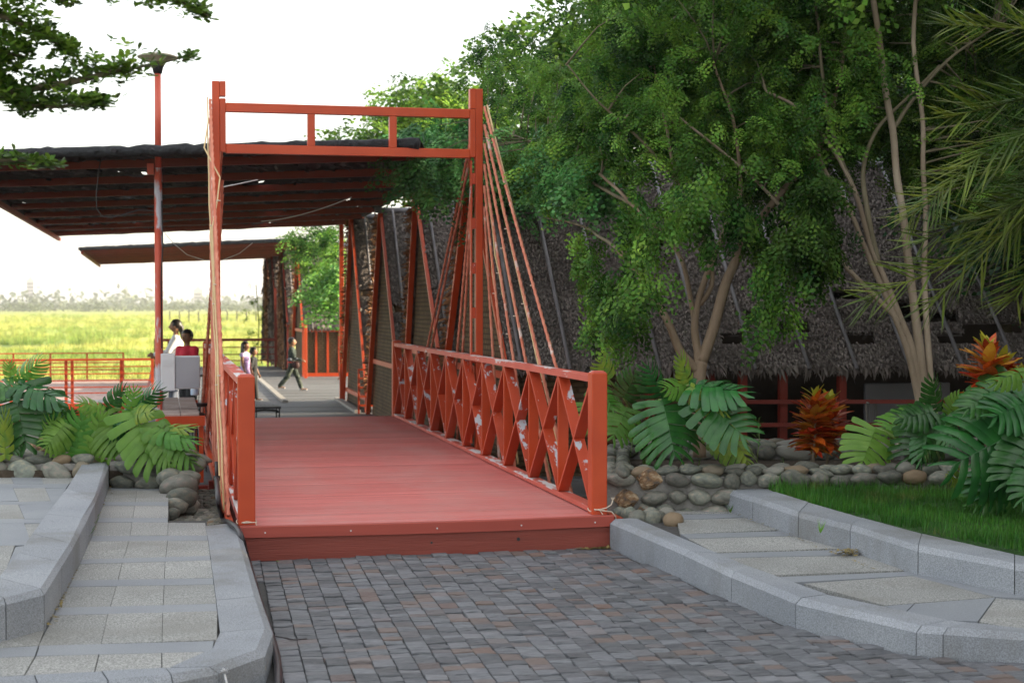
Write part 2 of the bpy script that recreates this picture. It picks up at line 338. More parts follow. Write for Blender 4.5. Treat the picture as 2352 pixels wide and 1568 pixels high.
m_field = mat('marsh_field', (.11,.17,.03), (.44,.42,.12), scale=.05, rough=1, stretch=(.35,1.3,1), c3_=(.27,.31,.045), sharp=(.36,.64), detail=10, bump=1, bscale=1.5, bdist=.4)
m_fieldgrass = leafmat('marsh_grass', (.18,.27,.05), (.42,.43,.11), scale=.06, var=.35, hue=.02, translucent=.45)
m_gravel = mat('pink_gravel', (.32,.22,.20), (.50,.38,.34), scale=5, rough=1, bump=1, bscale=12, bdist=.05)
m_fartree = leafmat('far_wood_leaf', (.06,.085,.035), (.10,.13,.05), scale=.02, var=.3)
m_pebble = mat('dark_pebble', (.085,.095,.11), (.16,.17,.19), scale=5, rough=.6, var=.3)
# ------------------------------------------------------------------ ground, far field, water-side land
def struct(o): o['kind'] = 'structure'; return o
def grid(name, x0, x1, y0, y1, nx, ny, fz, m, **k):
    b = MB()
    for j in range(ny+1):
        for i in range(nx+1):
            x = x0+(x1-x0)*i/nx; y = y0+(y1-y0)*j/ny; b.v.append((x, y, fz(x, y)))
    for j in range(ny):
        for i in range(nx): q = j*(nx+1)+i; b.f.append((q, q+1, q+nx+2, q+nx+1))
    return b.build(name, m, smooth=True, **k)
def field_z(x, y): return -1.62 + .28*noise.noise(Vector((x*.012, y*.02, 3.0)))
struct(grid('ground', -850, 1050, -50, 1450, 8, 8, lambda x, y: -2.2, m_field))
struct(grid('marsh_field', -520, 700, 56, 1420, 90, 230, field_z, m_field))
struct(grid('low_ground', -30, 40, -30, 60, 70, 90, lambda x, y: -1.35+.12*noise.noise(Vector((x*.3, y*.3, 0))), m_soil))
struct(MB().box(-30, 1.2, 40, 56, -1.6, -.93).build('gravel_path', m_gravel))

# near bank of earth that carries the paving, the paths and the planters
b = MB()
xs = [-14, .35, .36, 3.9, 3.91, 16]
bank = [(-14, 20.0), (-2.8, 18.0), (-.25, 16.6), (.15, 12.9), (.5, 12.2), (3.7, 12.2), (4.0, 15.6), (9, 17.2), (18, 17.0), (18, -10), (-14, -10)]
b.prism([(x, y, -.34) for x, y in bank], -1.7); struct(b.build('earth_bank', m_soil))

# slate setts: 300 nearest singly, the rest as one part
zc = -.25
base_L = [gz(*c3(1750, 1750), zc), gz(*c3(1750, 1270), zc), gz(*c3(1560, 700), zc), gz(*c3(1545, 560), zc)]
base_R = [gz(*c5(x, y), zc) for x, y in ((120, 392), (520, 560), (775, 680), (1120, 820), (1770, 970), (1915, 980), (2352, 1010))]
reg = [Vector((.66, 6.4, 0))] + [Vector((p.x, p.y, 0)) for p in base_L[1:]] + [Vector((.62, 11.74, 0)), Vector((3.5, 11.78, 0))] + [Vector((p.x, p.y, 0)) for p in base_R] + [Vector((9.5, 7.2, 0)), Vector((9.5, 6.4, 0))]
def inside(x, y, poly):
    c = False; j = len(poly)-1
    for i in range(len(poly)):
        a, d = poly[i], poly[j]
        if (a[1] > y) != (d[1] > y) and x < (d[0]-a[0])*(y-a[1])/(d[1]-a[1])+a[0]: c = not c
        j = i
    return c
pav = struct(MB().prism([(-6, 2, zc-.016), (14, 2, zc-.016), (14, 11.9, zc-.016), (-6, 11.9, zc-.016)], zc-.09).build('paving', m_joint))
ang = math.radians(1.6); ca, sa = math.cos(ang), math.sin(ang)
setts = []
u = -2.2
while u < 8.0:
    w = .118 + random.uniform(-.006, .006); v = 5.7 + random.uniform(0, .1)
    while v < 12.2:
        l = random.choice((.10, .115, .13, .15, .07)) + random.uniform(-.012, .012)
        cx, cy = u+w/2, v+l/2; X = cx*ca + cy*sa - .15; Y = -cx*sa + cy*ca
        if inside(X, Y, reg): setts.append((X, Y, w, l))
        v += l
    u += w
def sett(bm, X, Y, w, l):
    g = .001+random.uniform(0, .0024); hx, hy = w/2-g, l/2-g; zt = zc + random.gauss(0, .0035); tx, ty = random.gauss(0, .020), random.gauss(0, .026)
    P = []
    for (a, c) in ((-1,-1),(0,-1),(1,-1),(1,0),(1,1),(0,1),(-1,1),(-1,0)):
        P.append((a*hx + random.gauss(0, .0014), c*hy + random.gauss(0, .0022)))
    def wp(x, y, z): return (X + x*ca + y*sa, Y - x*sa + y*ca, z)
    vs = [wp(x, y, zc-.05) for x, y in P] + [wp(x, y, zt + x*tx + y*ty - .004 - random.random()*.003) for x, y in P]
    vs += [wp(x*.96, y*.95, zt + x*tx + y*ty + random.gauss(0, .0016)) for x, y in P]
    # one split cleft line across the top, as slate breaks
    vs += [wp(random.uniform(-.01,.01), random.uniform(-.02,.02), zt+random.gauss(.001,.002))]
    fs = [(i, (i+1)%8, 8+(i+1)%8, 8+i) for i in range(8)] + [(8+i, 8+(i+1)%8, 16+(i+1)%8, 16+i) for i in range(8)]
    fs += [(16+i, 16+(i+1)%8, 24) for i in range(8)]
    bm.add(vs, fs)
def viewdist(s):
    p = Vector((s[0], s[1], zc)); q = R.transposed() @ (p - CAM); x, y = q.x/-q.z*FPX, q.y/-q.z*FPX
    return (-q.z) + (0 if abs(x) < 1190 and abs(y) < 800 else 50)
setts.sort(key=viewdist)
for s_ in setts[:300]:
    m_ = MB(); sett(m_, *s_); m_.build('sett', m_slate, pav)
m_ = MB()
for s_ in setts[300:]: sett(m_, *s_)
m_.build('setts', m_slate, pav, kind='stuff')

# ------------------------------------------------------------------ granite kerbs and paths
def kerb(root, outers, inners, top, zb, cham=.035, drop=True):
    """outers / inners: joint points; each pair of joints bounds one chamfered stone."""
    n = len(outers)
    for i in range(n-1):
        o0, o1, i0, i1 = [Vector(p) for p in (outers[i], outers[i+1], inners[i], inners[i+1])]
        d = (o1-o0).normalized()*.003; o0 = o0+d; o1 = o1-d; d = (i1-i0).normalized()*.003; i0 = i0+d; i1 = i1-d
        vs = []
        dz = random.gauss(0, .0015)
        for o, q in ((o0, i0), (o1, i1)):
            zt = top(o.y)+dz; zq = top(q.y)+dz; w = Vector((q.x-o.x, q.y-o.y, 0)); w.normalize()
            vs += [(o.x, o.y, zb(o)), (o.x, o.y, zt-cham), (o.x+w.x*cham*1.3, o.y+w.y*cham*1.3, zt), (q.x, q.y, zq), (q.x, q.y, zb(q))]
        fs = [(k, (k+1)%5, 5+(k+1)%5, 5+k) for k in range(5)] + [(4,3,2,1,0), (5,6,7,8,9)]
        m_ = MB(); m_.add(vs, fs); o_ = m_.build('kerb_stone', m_gran, root)
def fixn(o):
    bm = bmesh.new(); bm.from_mesh(o.data); bmesh.ops.recalc_face_normals(bm, faces=bm.faces); bm.to_mesh(o.data); bm.free()
# kerb beside the setts, right
KT = lambda Y: zpath(Y)
out = base_R[:1] + base_R[1:6] + [gz(*c5(2500, 1022), zc)]
inn = [gs(*c5(x, y)) for x, y in ((255, 228), (700, 418), (870, 490), (1290, 640), (1945, 778), (2060, 792), (2600, 850))]
kr = thing('granite_kerb', (out[0].x, out[0].y, zc), 'long grey granite kerb curving from the bridge step along the right edge of the slate paving', 'kerb')
kerb(kr, out, inn, KT, lambda p: -.36)
# kerb on the left of the bridge
TO = [gs(*c3(x, y), -.03) for x, y in ((1535, 562), (1556, 657), (1672, 1040), (1745, 1242), (1692, 1392), (1400, 1500), (1105, 1560), (700, 1600), (250, 1635), (-250, 1670))]
TI = [gs(*c3(x, y)) for x, y in ((1312, 560), (1332, 655), (1383, 1035), (1408, 1240), (1358, 1346), (1088, 1466), (1058, 1468), (650, 1488), (220, 1510), (-250, 1535))]
kl = thing('granite_kerb', (TO[3].x, TO[3].y, zc), 'grey granite kerb with a bevelled corner between the left slab path and the slate paving', 'kerb')
kerb(kl, TO, TI, KT, lambda p: -.36)
# raised kerb wall by the lawn, right
RO = [gs(*c5(x, y)) for x, y in ((680, 165), (890, 240), (1135, 330), (1415, 405), (1780, 530), (2300, 635), (2700, 690))]
RI = [gs(*c5(x, y), .17) for x, y in ((842, 22), (1010, 92), (1190, 148), (1480, 232), (1800, 318), (2300, 430), (2700, 505))]
wr = thing('granite_kerb_wall', (RO[0].x, RO[0].y, zpath(RO[0].y)), 'raised granite kerb wall between the right slab path and the lawn', 'kerb wall')
kerb(wr, RO, RI, lambda Y: zpath(Y)+.175, lambda p: -.33)
# raised kerb wall, left
LO = [gs(*c3(x, y)) for x, y in ((702, 296), (614, 560), (553, 705), (467, 890), (395, 1022), (285, 1218), (40, 1288), (-500, 1420))]
LI = [gs(*c3(x, y), .2) for x, y in ((538, 155), (428, 332), (300, 496), (208, 622), (122, 745), (-8, 905), (-160, 930), (-700, 1000))]
wlft = thing('granite_kerb_wall', (LO[0].x, LO[0].y, zpath(LO[0].y)), 'raised granite kerb wall running diagonally between the two left slab paths', 'kerb wall')
kerb(wlft, LO, LI, lambda Y: zpath(Y)+.21, lambda p: -.33, cham=.03)

def lerp_poly(poly, y):
    for (x0, y0), (x1, y1) in zip(poly, poly[1:]):
        if (y0 <= y <= y1) or (y1 <= y <= y0):
            return x0 + (x1-x0)*((y-y0)/(y1-y0) if y1 != y0 else 0)
    (x0, y0), (x1, y1) = (poly[0], poly[1]) if abs(y-poly[0][1]) < abs(y-poly[-1][1]) else (poly[-2], poly[-1])
    return x0 + (x1-x0)*(y-y0)/(y1-y0)
def slab(root, corners, m, off=0.0, name='slab'):
    P = [gs(*c, off) for c in corners]; c = sum(P, Vector())/len(P); dz = random.gauss(0, .0012)
    P = [p + (c-p).normalized()*.0035 + Vector((0,0,-.006+dz)) for p in P]
    MB().prism(P, 0, dz=.06).build(name, m, root)
def path_rows(root, rows, bounds, conv, off=0.0):
    """rows: (yl_top, yr_top, yl_bot, yr_bot, kind, first bound, last bound) in crop units."""
    for (a0, a1, b0, b1, kind, i0, i1) in rows:
        xl, xr = lerp_poly(bounds[0], a0), lerp_poly(bounds[-1], a1)
        seq = [i0, i1] if kind == 'band' else list(range(i0, i1+1))
        for s, e in zip(seq, seq[1:]):
            def yy(t0, t1, bi):
                y = (t0+t1)/2
                for _ in range(4):
                    x = lerp_poly(bounds[bi], y); y = t0 + (t1-t0)*(x-xl)/(xr-xl)
                return (lerp_poly(bounds[bi], y), y)
            cs = [yy(a0, a1, s), yy(a0, a1, e), yy(b0, b1, e), yy(b0, b1, s)]
            slab(root, [conv(*q) for q in cs], m_gran_d if kind == 'band' else m_gran_slab, off)
# left path between kerb wall and kerb
pl = [gs(*c3(x, y), -.03) for x, y in ((700, 285), (1075, 300), (1080, 530), (1320, 530), (1390, 1030), (1415, 1250), (1360, 1360), (1090, 1480), (1060, 1500), (-300, 1560), (-300, 1400), (285, 1230))]
pathL = struct(MB().prism(pl, 0, dz=.25).build('left_path', m_joint))
bL = [(700, 292), (614, 560), (553, 705), (467, 890), (395, 1022), (250, 1310), (155, 1510)]
j1 = [(882, 292), (845, 535), (825, 655), (783, 785), (745, 940), (690, 1120), (632, 1370), (600, 1490)]
j2 = [(1078, 292), (1075, 540), (1072, 650), (1056, 780), (1050, 930), (1040, 1110), (1033, 1480)]
bR = [(1312, 535), (1332, 655), (1383, 1035), (1408, 1242), (1360, 1345), (1090, 1466)]
B_ = [bL, j1, j2, bR]
path_rows(pathL, [(298, 312, 330, 332, 'band', 0, 2), (330, 332, 405, 405, 'slab', 0, 2), (405, 405, 428, 430, 'band', 0, 2), (428, 430, 508, 507, 'slab', 0, 2),
    (508, 507, 535, 535, 'band', 0, 2), (535, 537, 621, 618, 'slab', 0, 3), (621, 618, 655, 650, 'band', 0, 3), (655, 650, 772, 748, 'slab', 0, 3), (772, 748, 800, 776, 'band', 0, 3),
    (800, 776, 904, 890, 'slab', 0, 3), (904, 890, 945, 930, 'band', 0, 3), (945, 930, 1078, 1052, 'slab', 0, 3), (1078, 1052, 1125, 1100, 'band', 0, 3),
    (1125, 1100, 1318, 1285, 'slab', 0, 3)], B_, c3)
for cs, m in ((((250,1320),(1370,1290),(1362,1342),(1330,1358),(228,1385)), m_gran_d), (((228,1387),(632,1372),(604,1486),(158,1508)), m_gran_slab), (((634,1372),(1034,1360),(1034,1468),(606,1486)), m_gran_slab),
              (((1036,1360),(1325,1358),(1085,1464),(1036,1468)), m_gran_slab), (((285,1222),(250,1318),(-250,1350),(-250,1310)), m_gran_slab), (((248,1320),(226,1386),(-250,1405),(-250,1352)), m_gran_d), (((224,1388),(156,1508),(-250,1532),(-250,1407)), m_gran_slab)):
    slab(pathL, [c3(*q) for q in cs], m)
# far left path (higher), behind the kerb wall
pathF = struct(MB().prism([gs(*c3(x, y), .06) for x, y in ((-350, 222), (500, 222), (-20, 905), (-350, 940))], 0, dz=.3).build('upper_path', m_joint))
rowsF = [(222, 222, 290, 290), (318, 316, 405, 398), (425, 420, 515, 512), (545, 540, 665, 655), (690, 680, 900, 880)]
edge = [(490, 222), (430, 290), (300, 496), (208, 622), (122, 745), (-8, 905)]
for i, (t0, t1, b0, b1) in enumerate(rowsF):
    xs_ = [-300, -150, [60, 85, 120, 158, 100][i], [250, 290, 350, 350, 350][i], 600]
    for k in range(4):
        sl = 45 if k else 40
        def X_(x, y): return min(x + (y-t0)*.42, lerp_poly(edge, y)+12)
        a, c = xs_[k], xs_[k+1]
        q = [(X_(a, t0), t0), (X_(c, t1), t1), (X_(c, b1), b1), (X_(a, b0), b0)]
        if q[1][0]-q[0][0] < 15: continue
        slab(pathF, [c3(*p) for p in q], m_gran_slab if (i+k) % 2 else m_gran_d, .09)
    if i < 4:
        n0, n1 = rowsF[i+1][0], rowsF[i+1][1]
        slab(pathF, [c3(-300, b0), c3(lerp_poly(edge, b1)+12, b1), c3(lerp_poly(edge, n1)+12, n1), c3(-300, n0)], m_gran_d, .09)
# right path
pr = [gs(*c5(x, y), -.03) for x, y in ((300, 150), (690, 160), (900, 238), (1135, 328), (1415, 403), (1780, 528), (2300, 633), (2700, 690), (2700, 860), (1945, 790), (1290, 650), (870, 500), (480, 325), (250, 232))]
pathR = struct(MB().prism(pr, 0, dz=.25).build('right_path', m_joint))
rL = [(330, 155), (470, 205), (480, 235), (500, 315), (700, 418), (870, 490), (1290, 642), (1945, 780)]
rR = [(680, 160), (890, 238), (1135, 328), (1415, 403), (1780, 528), (2300, 633)]
path_rows(pathR, [(157, 165, 207, 200, 'slab', 0, 1), (207, 200, 234, 222, 'band', 0, 1), (236, 224, 312, 296, 'slab', 0, 1), (312, 296, 337, 322, 'band', 0, 1),
    (337, 322, 415, 396, 'slab', 0, 1), (415, 396, 440, 425, 'band', 0, 1), (440, 425, 542, 513, 'slab', 0, 1), (542, 513, 576, 534, 'band', 0, 1)], [rL, rR], c5)
for cs, m in ((((1165,577),(1750,536),(2195,650),(1600,695)), m_gran_slab), (((1600,697),(1760,685),(1715,728),(1670,720)), m_gran_d), (((1762,685),(2197,652),(2105,780),(1950,775),(1718,729)), m_gran_d),
              (((1752,537),(1780,530),(2300,636),(2500,650),(2480,662),(2200,650)), m_gran_d), (((2200,655),(2700,700),(2700,850),(2350,828),(2108,782)), m_gran_slab)):
    slab(pathR, [c5(*q) for q in cs], m)
for o in list(COL.objects):
    if o.name.startswith(('kerb_stone', 'slab')): fixn(o)

# ------------------------------------------------------------------ river stones: planters and bank
stone_me = []
for i in range(14):
    bm = bmesh.new(); bmesh.ops.create_icosphere(bm, subdivisions=3 if i < 14 else 2, radius=1)
    sd_ = Vector((i*7.1, i*3.3, i*1.7))
    for v in bm.verts:
        k = 1 + .22*noise.noise(v.co*.9+sd_) + .07*noise.noise(v.co*2.3+sd_); v.co *= k
    me = bpy.data.meshes.new('river_stone'); bm.to_mesh(me); bm.free(); me.materials.append(m_river)
    me.polygons.foreach_set('use_smooth', [True]*len(me.polygons)); stone_me.append(me)
rock_me = []
for i in range(3):
    bm = bmesh.new(); bmesh.ops.create_icosphere(bm, subdivisions=3, radius=1)
    sd_ = Vector((i*5.1+50, i*3.3, i*1.7))
    for v in bm.verts:
        k = 1 + .45*noise.noise(v.co*1.0+sd_) + .22*noise.noise(v.co*2.6+sd_); v.co *= k
        for pn in ((.7,.2,.68,.78),(-.6,.5,.62,.75),(.1,-.95,.3,.72),(-.8,-.4,.45,.8)):
            pv_ = Vector(pn[:3]).normalized(); d_ = v.co.dot(pv_)-pn[3]
            if d_ > 0: v.co -= pv_*d_
    me = bpy.data.meshes.new('broken_rock'); bm.to_mesh(me); bm.free(); me.materials.append(m_rock_o); rock_me.append(me)
def stone(root, p, a, b_, c, rz=0.0, tilt=0.0, name='stone', rock=False):
    me = random.choice(rock_me if rock else stone_me)
    o = link(name, me, root, p, (tilt, random.uniform(-.25, .25), rz), (a, b_, c)); return o
def stone_wall(root, path, zb, zt, size=.1, thick=.22, rows=None, top=True, rocks=0):
    """stones bedded in mortar along a path: a face of courses toward -Y and a capping course."""
    rows = rows or max(1, round((zt-zb)/(size*1.35)))
    for (p, q) in zip(path, path[1:]):
        p, q = Vector(p), Vector(q); d = q-p; L = d.length; d.normalize(); n = Vector((d.y, -d.x, 0))    # n: outward
        if n.y > 0.3: n = -n
        rz = math.atan2(d.y, d.x)
        m_ = MB(); m_.beam(p + Vector((0,0,(zb+zt)/2-.02)) - n*thick/2, q + Vector((0,0,(zb+zt)/2-.02)) - n*thick/2, thick-.03, zt-zb-.04, side=n)
        m_.build('mortar_core', m_mortar, root)
        for r in range(rows):
            s = random.uniform(0, size); z = zb + (zt-zb)*(r+.5)/rows
            while s < L:
                a = size*random.uniform(.75, 1.45); hh = (zt-zb)/rows*random.uniform(.40, .52)
                c = p + d*(s+a*.95) + n*.005 + Vector((0,0,z-p.z+random.gauss(0,.006)))
                c.z = z + random.gauss(0, .008); rk = rocks and random.random() < rocks
                stone(root, c, a*(.98), random.uniform(.05, .075), hh*(1.05 if rk else 1), rz, random.uniform(-.2,.2), rock=bool(rk)); s += a*2.0
        if top:
            for k in range(2):
                s = random.uniform(0, size)
                while s < L:
                    a = size*random.uniform(.7, 1.2); c = p + d*(s+a) - n*(.05+thick*.52*k) ; c.z = zt-.005+random.gauss(0,.008)
                    stone(root, c, a, thick*.27, .045*random.uniform(.8,1.3), rz+random.uniform(-.3,.3)); s += a*1.95
def P2(v, z=0): return Vector((v.x, v.y, z))
# right planter
f0 = P2(gd(1392, 900, 12.75)); f1 = P2(gd(1650, 900, 12.72)); f2 = P2(gd(2420, 900, 13.05))
bk0 = P2(gd(1392, 900, 14.9)); bk1 = P2(gd(2500, 900, 14.9))
plR = thing('stone_planter', (f0.x, f0.y, -.1), 'long river stone planter right of the bridge holding monstera and croton plants', 'planter')
stone_wall(plR, [f0, f1], -.26, .30, size=.10, rocks=.14)
stone_wall(plR, [f1, f2], .02, .29, size=.095, rows=2)
stone_wall(plR, [bk0, bk1], .02, .32, size=.13, rows=2)
sidew = [P2(gd(1392, 900, 14.9)), f0 + Vector((0, .1, 0))]
stone_wall(plR, sidew, -.3, .28, size=.11, rows=4)
MB().prism([(f0.x+.05, f0.y+.1, .16), (f2.x+1, f2.y+.1, .14), (bk1.x+1, bk1.y+.1, .17), (bk0.x+.05, bk0.y+.1, .18)], -.5).build('planting_soil', m_soil, plR)
# fallen stones beside the path end
for i in range(12):
    c = gz(1425+i*11+random.uniform(-4,4), 1166+random.uniform(-6,20)+i*1.0, -.03)
    stone(plR, c, random.uniform(.05,.085), .07, random.uniform(.05,.08), random.uniform(0,3))
for i in range(14):
    c = gz(1402+random.uniform(0,22), 1090+i*7, -.05); c.z = .12-i*.028
    stone(plR, c, .085, .09, .07, random.uniform(0,3))
# left planter
l0 = P2(gd(-120, 900, 14.5)); l1 = P2(gd(436, 900, 14.25)); l2 = P2(gd(434, 900, 16.0))
plL = thing('stone_planter', (l1.x, l1.y, 0), 'river stone planter left of the bridge with glossy green plants', 'planter')
stone_wall(plL, [l0, P2(gd(188, 900, 14.35))], -.01, .23, size=.12, rows=1)
stone_wall(plL, [P2(gd(250, 900, 14.35)), l1], -.06, .25, size=.125, rows=2)
stone_wall(plL, [l1 + Vector((.02,.05,0)), l2], -.35, .24, size=.13, rows=4)
MB().prism([(l0.x-1, l0.y+.1, .13), (l1.x-.03, l1.y+.1, .13), (l2.x-.03, l2.y, .12), (l0.x-1, l2.y+1.2, .1)], -.6).build('planting_soil', m_soil, plL)
for (px, py, D, a) in ((412, 1118, 14.0, .15), (418, 1142, 13.7, .12), (398, 1100, 14.1, .13), (425, 1100, 14.1, .11), (428, 1160, 13.8, .10), (405, 1160, 13.6, .09), (392, 1180, 13.3, .07)):
    stone(plL, gd(px, py, D), a*1.15, a*.8, a*.75, random.uniform(-.3,.3))
for o in list(COL.objects):
    if o.parent == plL and o.location.x > l1.x+.10: bpy.data.objects.remove(o)
# boulders in the left planter
for (px, py, a, rk) in ((95, 1040, .13, True), (300, 1052, .15, False), (60, 1050, .08, False), (405, 1052, .12, False), (60, 1035, .16, False), (225, 1030, .16, False), (350, 1032, .14, True)):
    c = gz(px, py, .15); stone(plL, c + Vector((0,0,a*.35)), a*1.3, a, a*.75, random.uniform(-.4,.4), rock=rk, name='boulder')
# pebbled strip beside the bridge foot
peb = struct(MB().prism([gz(380, 1215, -.2), gz(520, 1215, -.2), gz(505, 1125, -.3), gz(425, 1125, -.3)], -.5).build('pebble_strip', m_mortar))
for i in range(15):
    for j in range(9):
        p = gz(385+j*15+(i%2)*7, 1128+i*5.6, -.21); p.x += random.gauss(0,.01)
        stone(peb, p, random.uniform(.045,.065), .03, .022, random.uniform(-.3,.3), name='pebble').data = stone_me[0]
# lawn
lz = .125
lawn = [RI[i] + Vector((0,.0,0)) for i in range(7)]
lawn_poly = [(p.x, p.y, lz) for p in RI] + [(f2.x+1.6, f2.y-.4, lz), (f2.x+.6, f2.y+.02, lz), (RI[0].x+.03, f1.y+.02, lz)]
struct(MB().prism(lawn_poly, -.33).build('lawn', m_lawn))
bt = [(0,0,0),(.05,0,0),(.042,0,.5),(.008,0,.5),(.022,.0,1),(.026,0,1)]
btv = [(-.5,0,0),(.5,0,0),(.42,.12,.5),(-.42,.12,.5),(.05,.35,1),(-.05,.35,1)]; btf = [(0,1,2,3),(3,2,4,5)]
pts = []; hs = []
lp = [Vector(p) for p in lawn_poly]
while len(pts) < 42000:
    x = random.uniform(min(p.x for p in lp), min(8.0, max(p.x for p in lp))); y = random.uniform(7.4, 13.2)
    if not inside(x, y, lp) or (noise.noise(Vector((x*1.6, y*1.6, 4))) < -.22 and random.random() < .7): continue
    d = min(abs((Vector((x, y, 0)) - Vector((p.x, p.y, 0))).length) for p in RI)
    # long uncut grass by the stones and along the kerb's far end
    near = max(0, 1-(f1.y + (x-f1.x)*(f2.y-f1.y)/(f2.x-f1.x) - y)/.75)
    left = max(0, 1-(x-RI[0].x)/1.6)
    pts.append((x, y, lz)); hs.append(random.uniform(.012, .028)*(1 + 3.6*near*random.random() + 3.0*left*random.random()))
pts = np.array(pts); hs = np.array(hs); n = len(pts); a = rng.uniform(0, 2*np.pi, n)
Mx = np.zeros((n,3,3)); wd = .0045; Mx[:,0,0] = np.cos(a)*wd; Mx[:,1,0] = np.sin(a)*wd; ln = rng.uniform(.2, 1.1, n)*hs
Mx[:,0,1] = -np.sin(a)*ln; Mx[:,1,1] = np.cos(a)*ln; Mx[:,2,2] = hs
scatter('grass', btv, btf, Mx, pts, m_grass, kind='stuff')
# ------------------------------------------------------------------ footbridge
XL, XR, Y0, Y1 = .59, 3.33, 11.9, 22.9
br = thing('footbridge', ((XL+XR)/2, Y0-.15, -.25), 'red steel and board footbridge with crossed railings, a tall gate frame and rope stays', 'footbridge')
nb = 77; pitch = (Y1+.2-(Y0-.10))/nb
for i in range(nb):
    y = Y0-.10 + i*pitch
    g = random.choice((.006,.006,.008,.012))
    MB().cbox(.54, 3.40, y+g/2, y+pitch-g/2, -.03+random.gauss(0,.0008), 0+random.gauss(0,.0008), .004).build('deck_board', m_deck, br)
MB().box(.6, 3.34, Y0+.02, Y1+.1, -.045, -.034).build('gap_shade_sheet', m_black, br)  # black sheet added so the gaps between deck boards look dark
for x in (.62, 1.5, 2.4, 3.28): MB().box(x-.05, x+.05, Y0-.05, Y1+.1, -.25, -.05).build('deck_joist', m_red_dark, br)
# front nosing and fascia, slightly bowed
def bowed(z0, z1, y0, y1, x0, x1, bow, b=.006):
    m_ = MB(); n = 16; sec = [(y1, z0), (y0, z0), (y0, z1-b), (y0+b, z1), (y1, z1)]
    for i in range(n+1):
        x = x0+(x1-x0)*i/n; dz = -bow*math.sin(math.pi*i/n)
        m_.v += [(x, yy, zz+dz) for yy, zz in sec]
    for i in range(n):
        for k in range(5): m_.f.append((i*5+k, i*5+(k+1)%5, i*5+5+(k+1)%5, i*5+5+k))
    m_.f += [(0,1,2,3,4), tuple(n*5+k for k in (4,3,2,1,0))]
    return m_
o = bowed(-.082, .004, Y0-.145, Y0-.105, .535, 3.425, .010).build('deck_nosing', m_red, br); fixn(o)
o.data.materials[0] = mat('nosing_paint', (.31,.052,.036), (.37,.066,.046), scale=2, rough=.5, bump=.3, bscale=12, stretch=(.5,8,8), bdist=.003)
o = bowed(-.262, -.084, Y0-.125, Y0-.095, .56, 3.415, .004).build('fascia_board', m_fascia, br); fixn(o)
for x in (.72, 1.36, 2.02, 2.68, 3.27):
    MB().tube([(x, Y0-.147, -.045-.009*math.sin(math.pi*(x-.535)/2.89)), (x, Y0-.151, -.045-.009*math.sin(math.pi*(x-.535)/2.89))], .006, 8).build('screw_head', m_metal_w, br)
MB().tube([(2.66, Y0-.127, -.16), (2.66, Y0-.137, -.16)], .013, 10).build('bolt_head', m_black, br)
MB().tube([(1.98, Y0-.127, -.165), (1.98, Y0-.131, -.165)], .009, 8).build('bolt_head', m_black, br)
NP = 10
for X, s in ((XL, -1), (XR, 1)):
    for y, nm in ((Y0, 1), (Y1, 0)):
        MB().cbox(X-.063, X+.063, y-.063, y+.063, .002, 1.115, .006).build('railing_post', m_red, br)
        cp = MB().cbox(X-.055, X+.055, y-.055, y+.055, 1.115, 1.122, .003).cbox(X-.045, X+.045, y-.045, y+.045, 1.122, 1.131, .005).build('post_cap', m_red_top, br)
    MB().cbox(X-.05, X+.05, Y0+.066, Y1-.066, 1.04, 1.095, .004).build('handrail', m_red_top, br)
    MB().cbox(X-.055, X+.055, Y0+.066, Y1-.066, .012, .05, .004).build('bottom_rail', m_red_top, br)
    st = (Y1-Y0)/NP
    for i in range(1, NP):
        MB().box(X-.045, X+.045, Y0+i*st-.015, Y0+i*st+.015, .052, 1.043).build('baluster', m_red, br)
    for i in range(NP):
        a, c = Y0+i*st+(.07 if i == 0 else .016), Y0+(i+1)*st-(.07 if i == NP-1 else .016)
        MB().beam((X, a, .065), (X, c, 1.03), .092, .026, side=(1,0,0)).build('brace', m_red_worn, br)
        mid = ((a+c)/2, .5475)
        for p, q in (((a, 1.03), mid), (mid, (c, .065))):
            dy, dz = q[0]-p[0], q[1]-p[1]; L_ = math.hypot(dy, dz); e = .014/L_
            p2 = (p[0]+dy*(e if p[1] < .9 else 0), p[1]+dz*(e if p[1] < .9 else 0)); q2 = (q[0]-dy*(e if q[1] > .1 else 0), q[1]-dz*(e if q[1] > .1 else 0))
            MB().beam((X, p2[0], p2[1]), (X, q2[0], q2[1]), .092, .026, side=(1,0,0)).build('brace', m_red_worn, br)
# gate frame
GY = 17.25; GL, GR = .545, 3.44
for X, s in ((GL, 1), (GR, -1)):
    MB().cbox(X-.04, X+.04, GY-.05, GY+.05, -1.3, 4.06, .005).build('gate_post', m_red, br)
    # slotted companion post: a thin flat held off the main post by spacer plates
    xs_ = X+s*.088
    if s < 0:
        MB().box(xs_-.006, xs_+.006, GY-.045, GY+.045, .1, 3.26).build('slotted_flat', m_red_worn, br)
        for k, zz in enumerate((.5, 1.0, 1.5, 2.0, 2.5, 3.0)):
            MB().box(min(xs_, X+s*.042)+.007, max(xs_, X+s*.042)-.001, GY-.045, GY+.045, zz, zz+.12).build('spacer_plate', m_red_worn, br)
    m_ = MB(); x0, x1 = (X+.042, X+.105) if s > 0 else (X-.105, X-.042)
    if s > 0: m_.cbox(x0, x1, GY-.05, GY+.05, 3.90, 4.06, .004)
    else:
        m_.box(x0, x1, GY-.05, GY+.05, 4.04, 4.06).box(x0, x1, GY-.05, GY+.05, 3.84, 3.86).box(x0, x0+.012, GY-.05, GY+.05, 3.86, 4.04).box(x0+.012, x1, GY-.049, GY-.01, 3.86, 4.04)
    m_.build('gate_finial', m_red, br)
    MB().cbox(x0, x1, GY-.05, GY+.05, 3.30, 3.835 if s < 0 else 3.875, .004).build('frame_upright', m_red, br)
MB().cbox(GL+.107, GR-.107, GY-.05, GY+.05, 3.735, 3.83, .005).build('gate_beam', m_red, br)
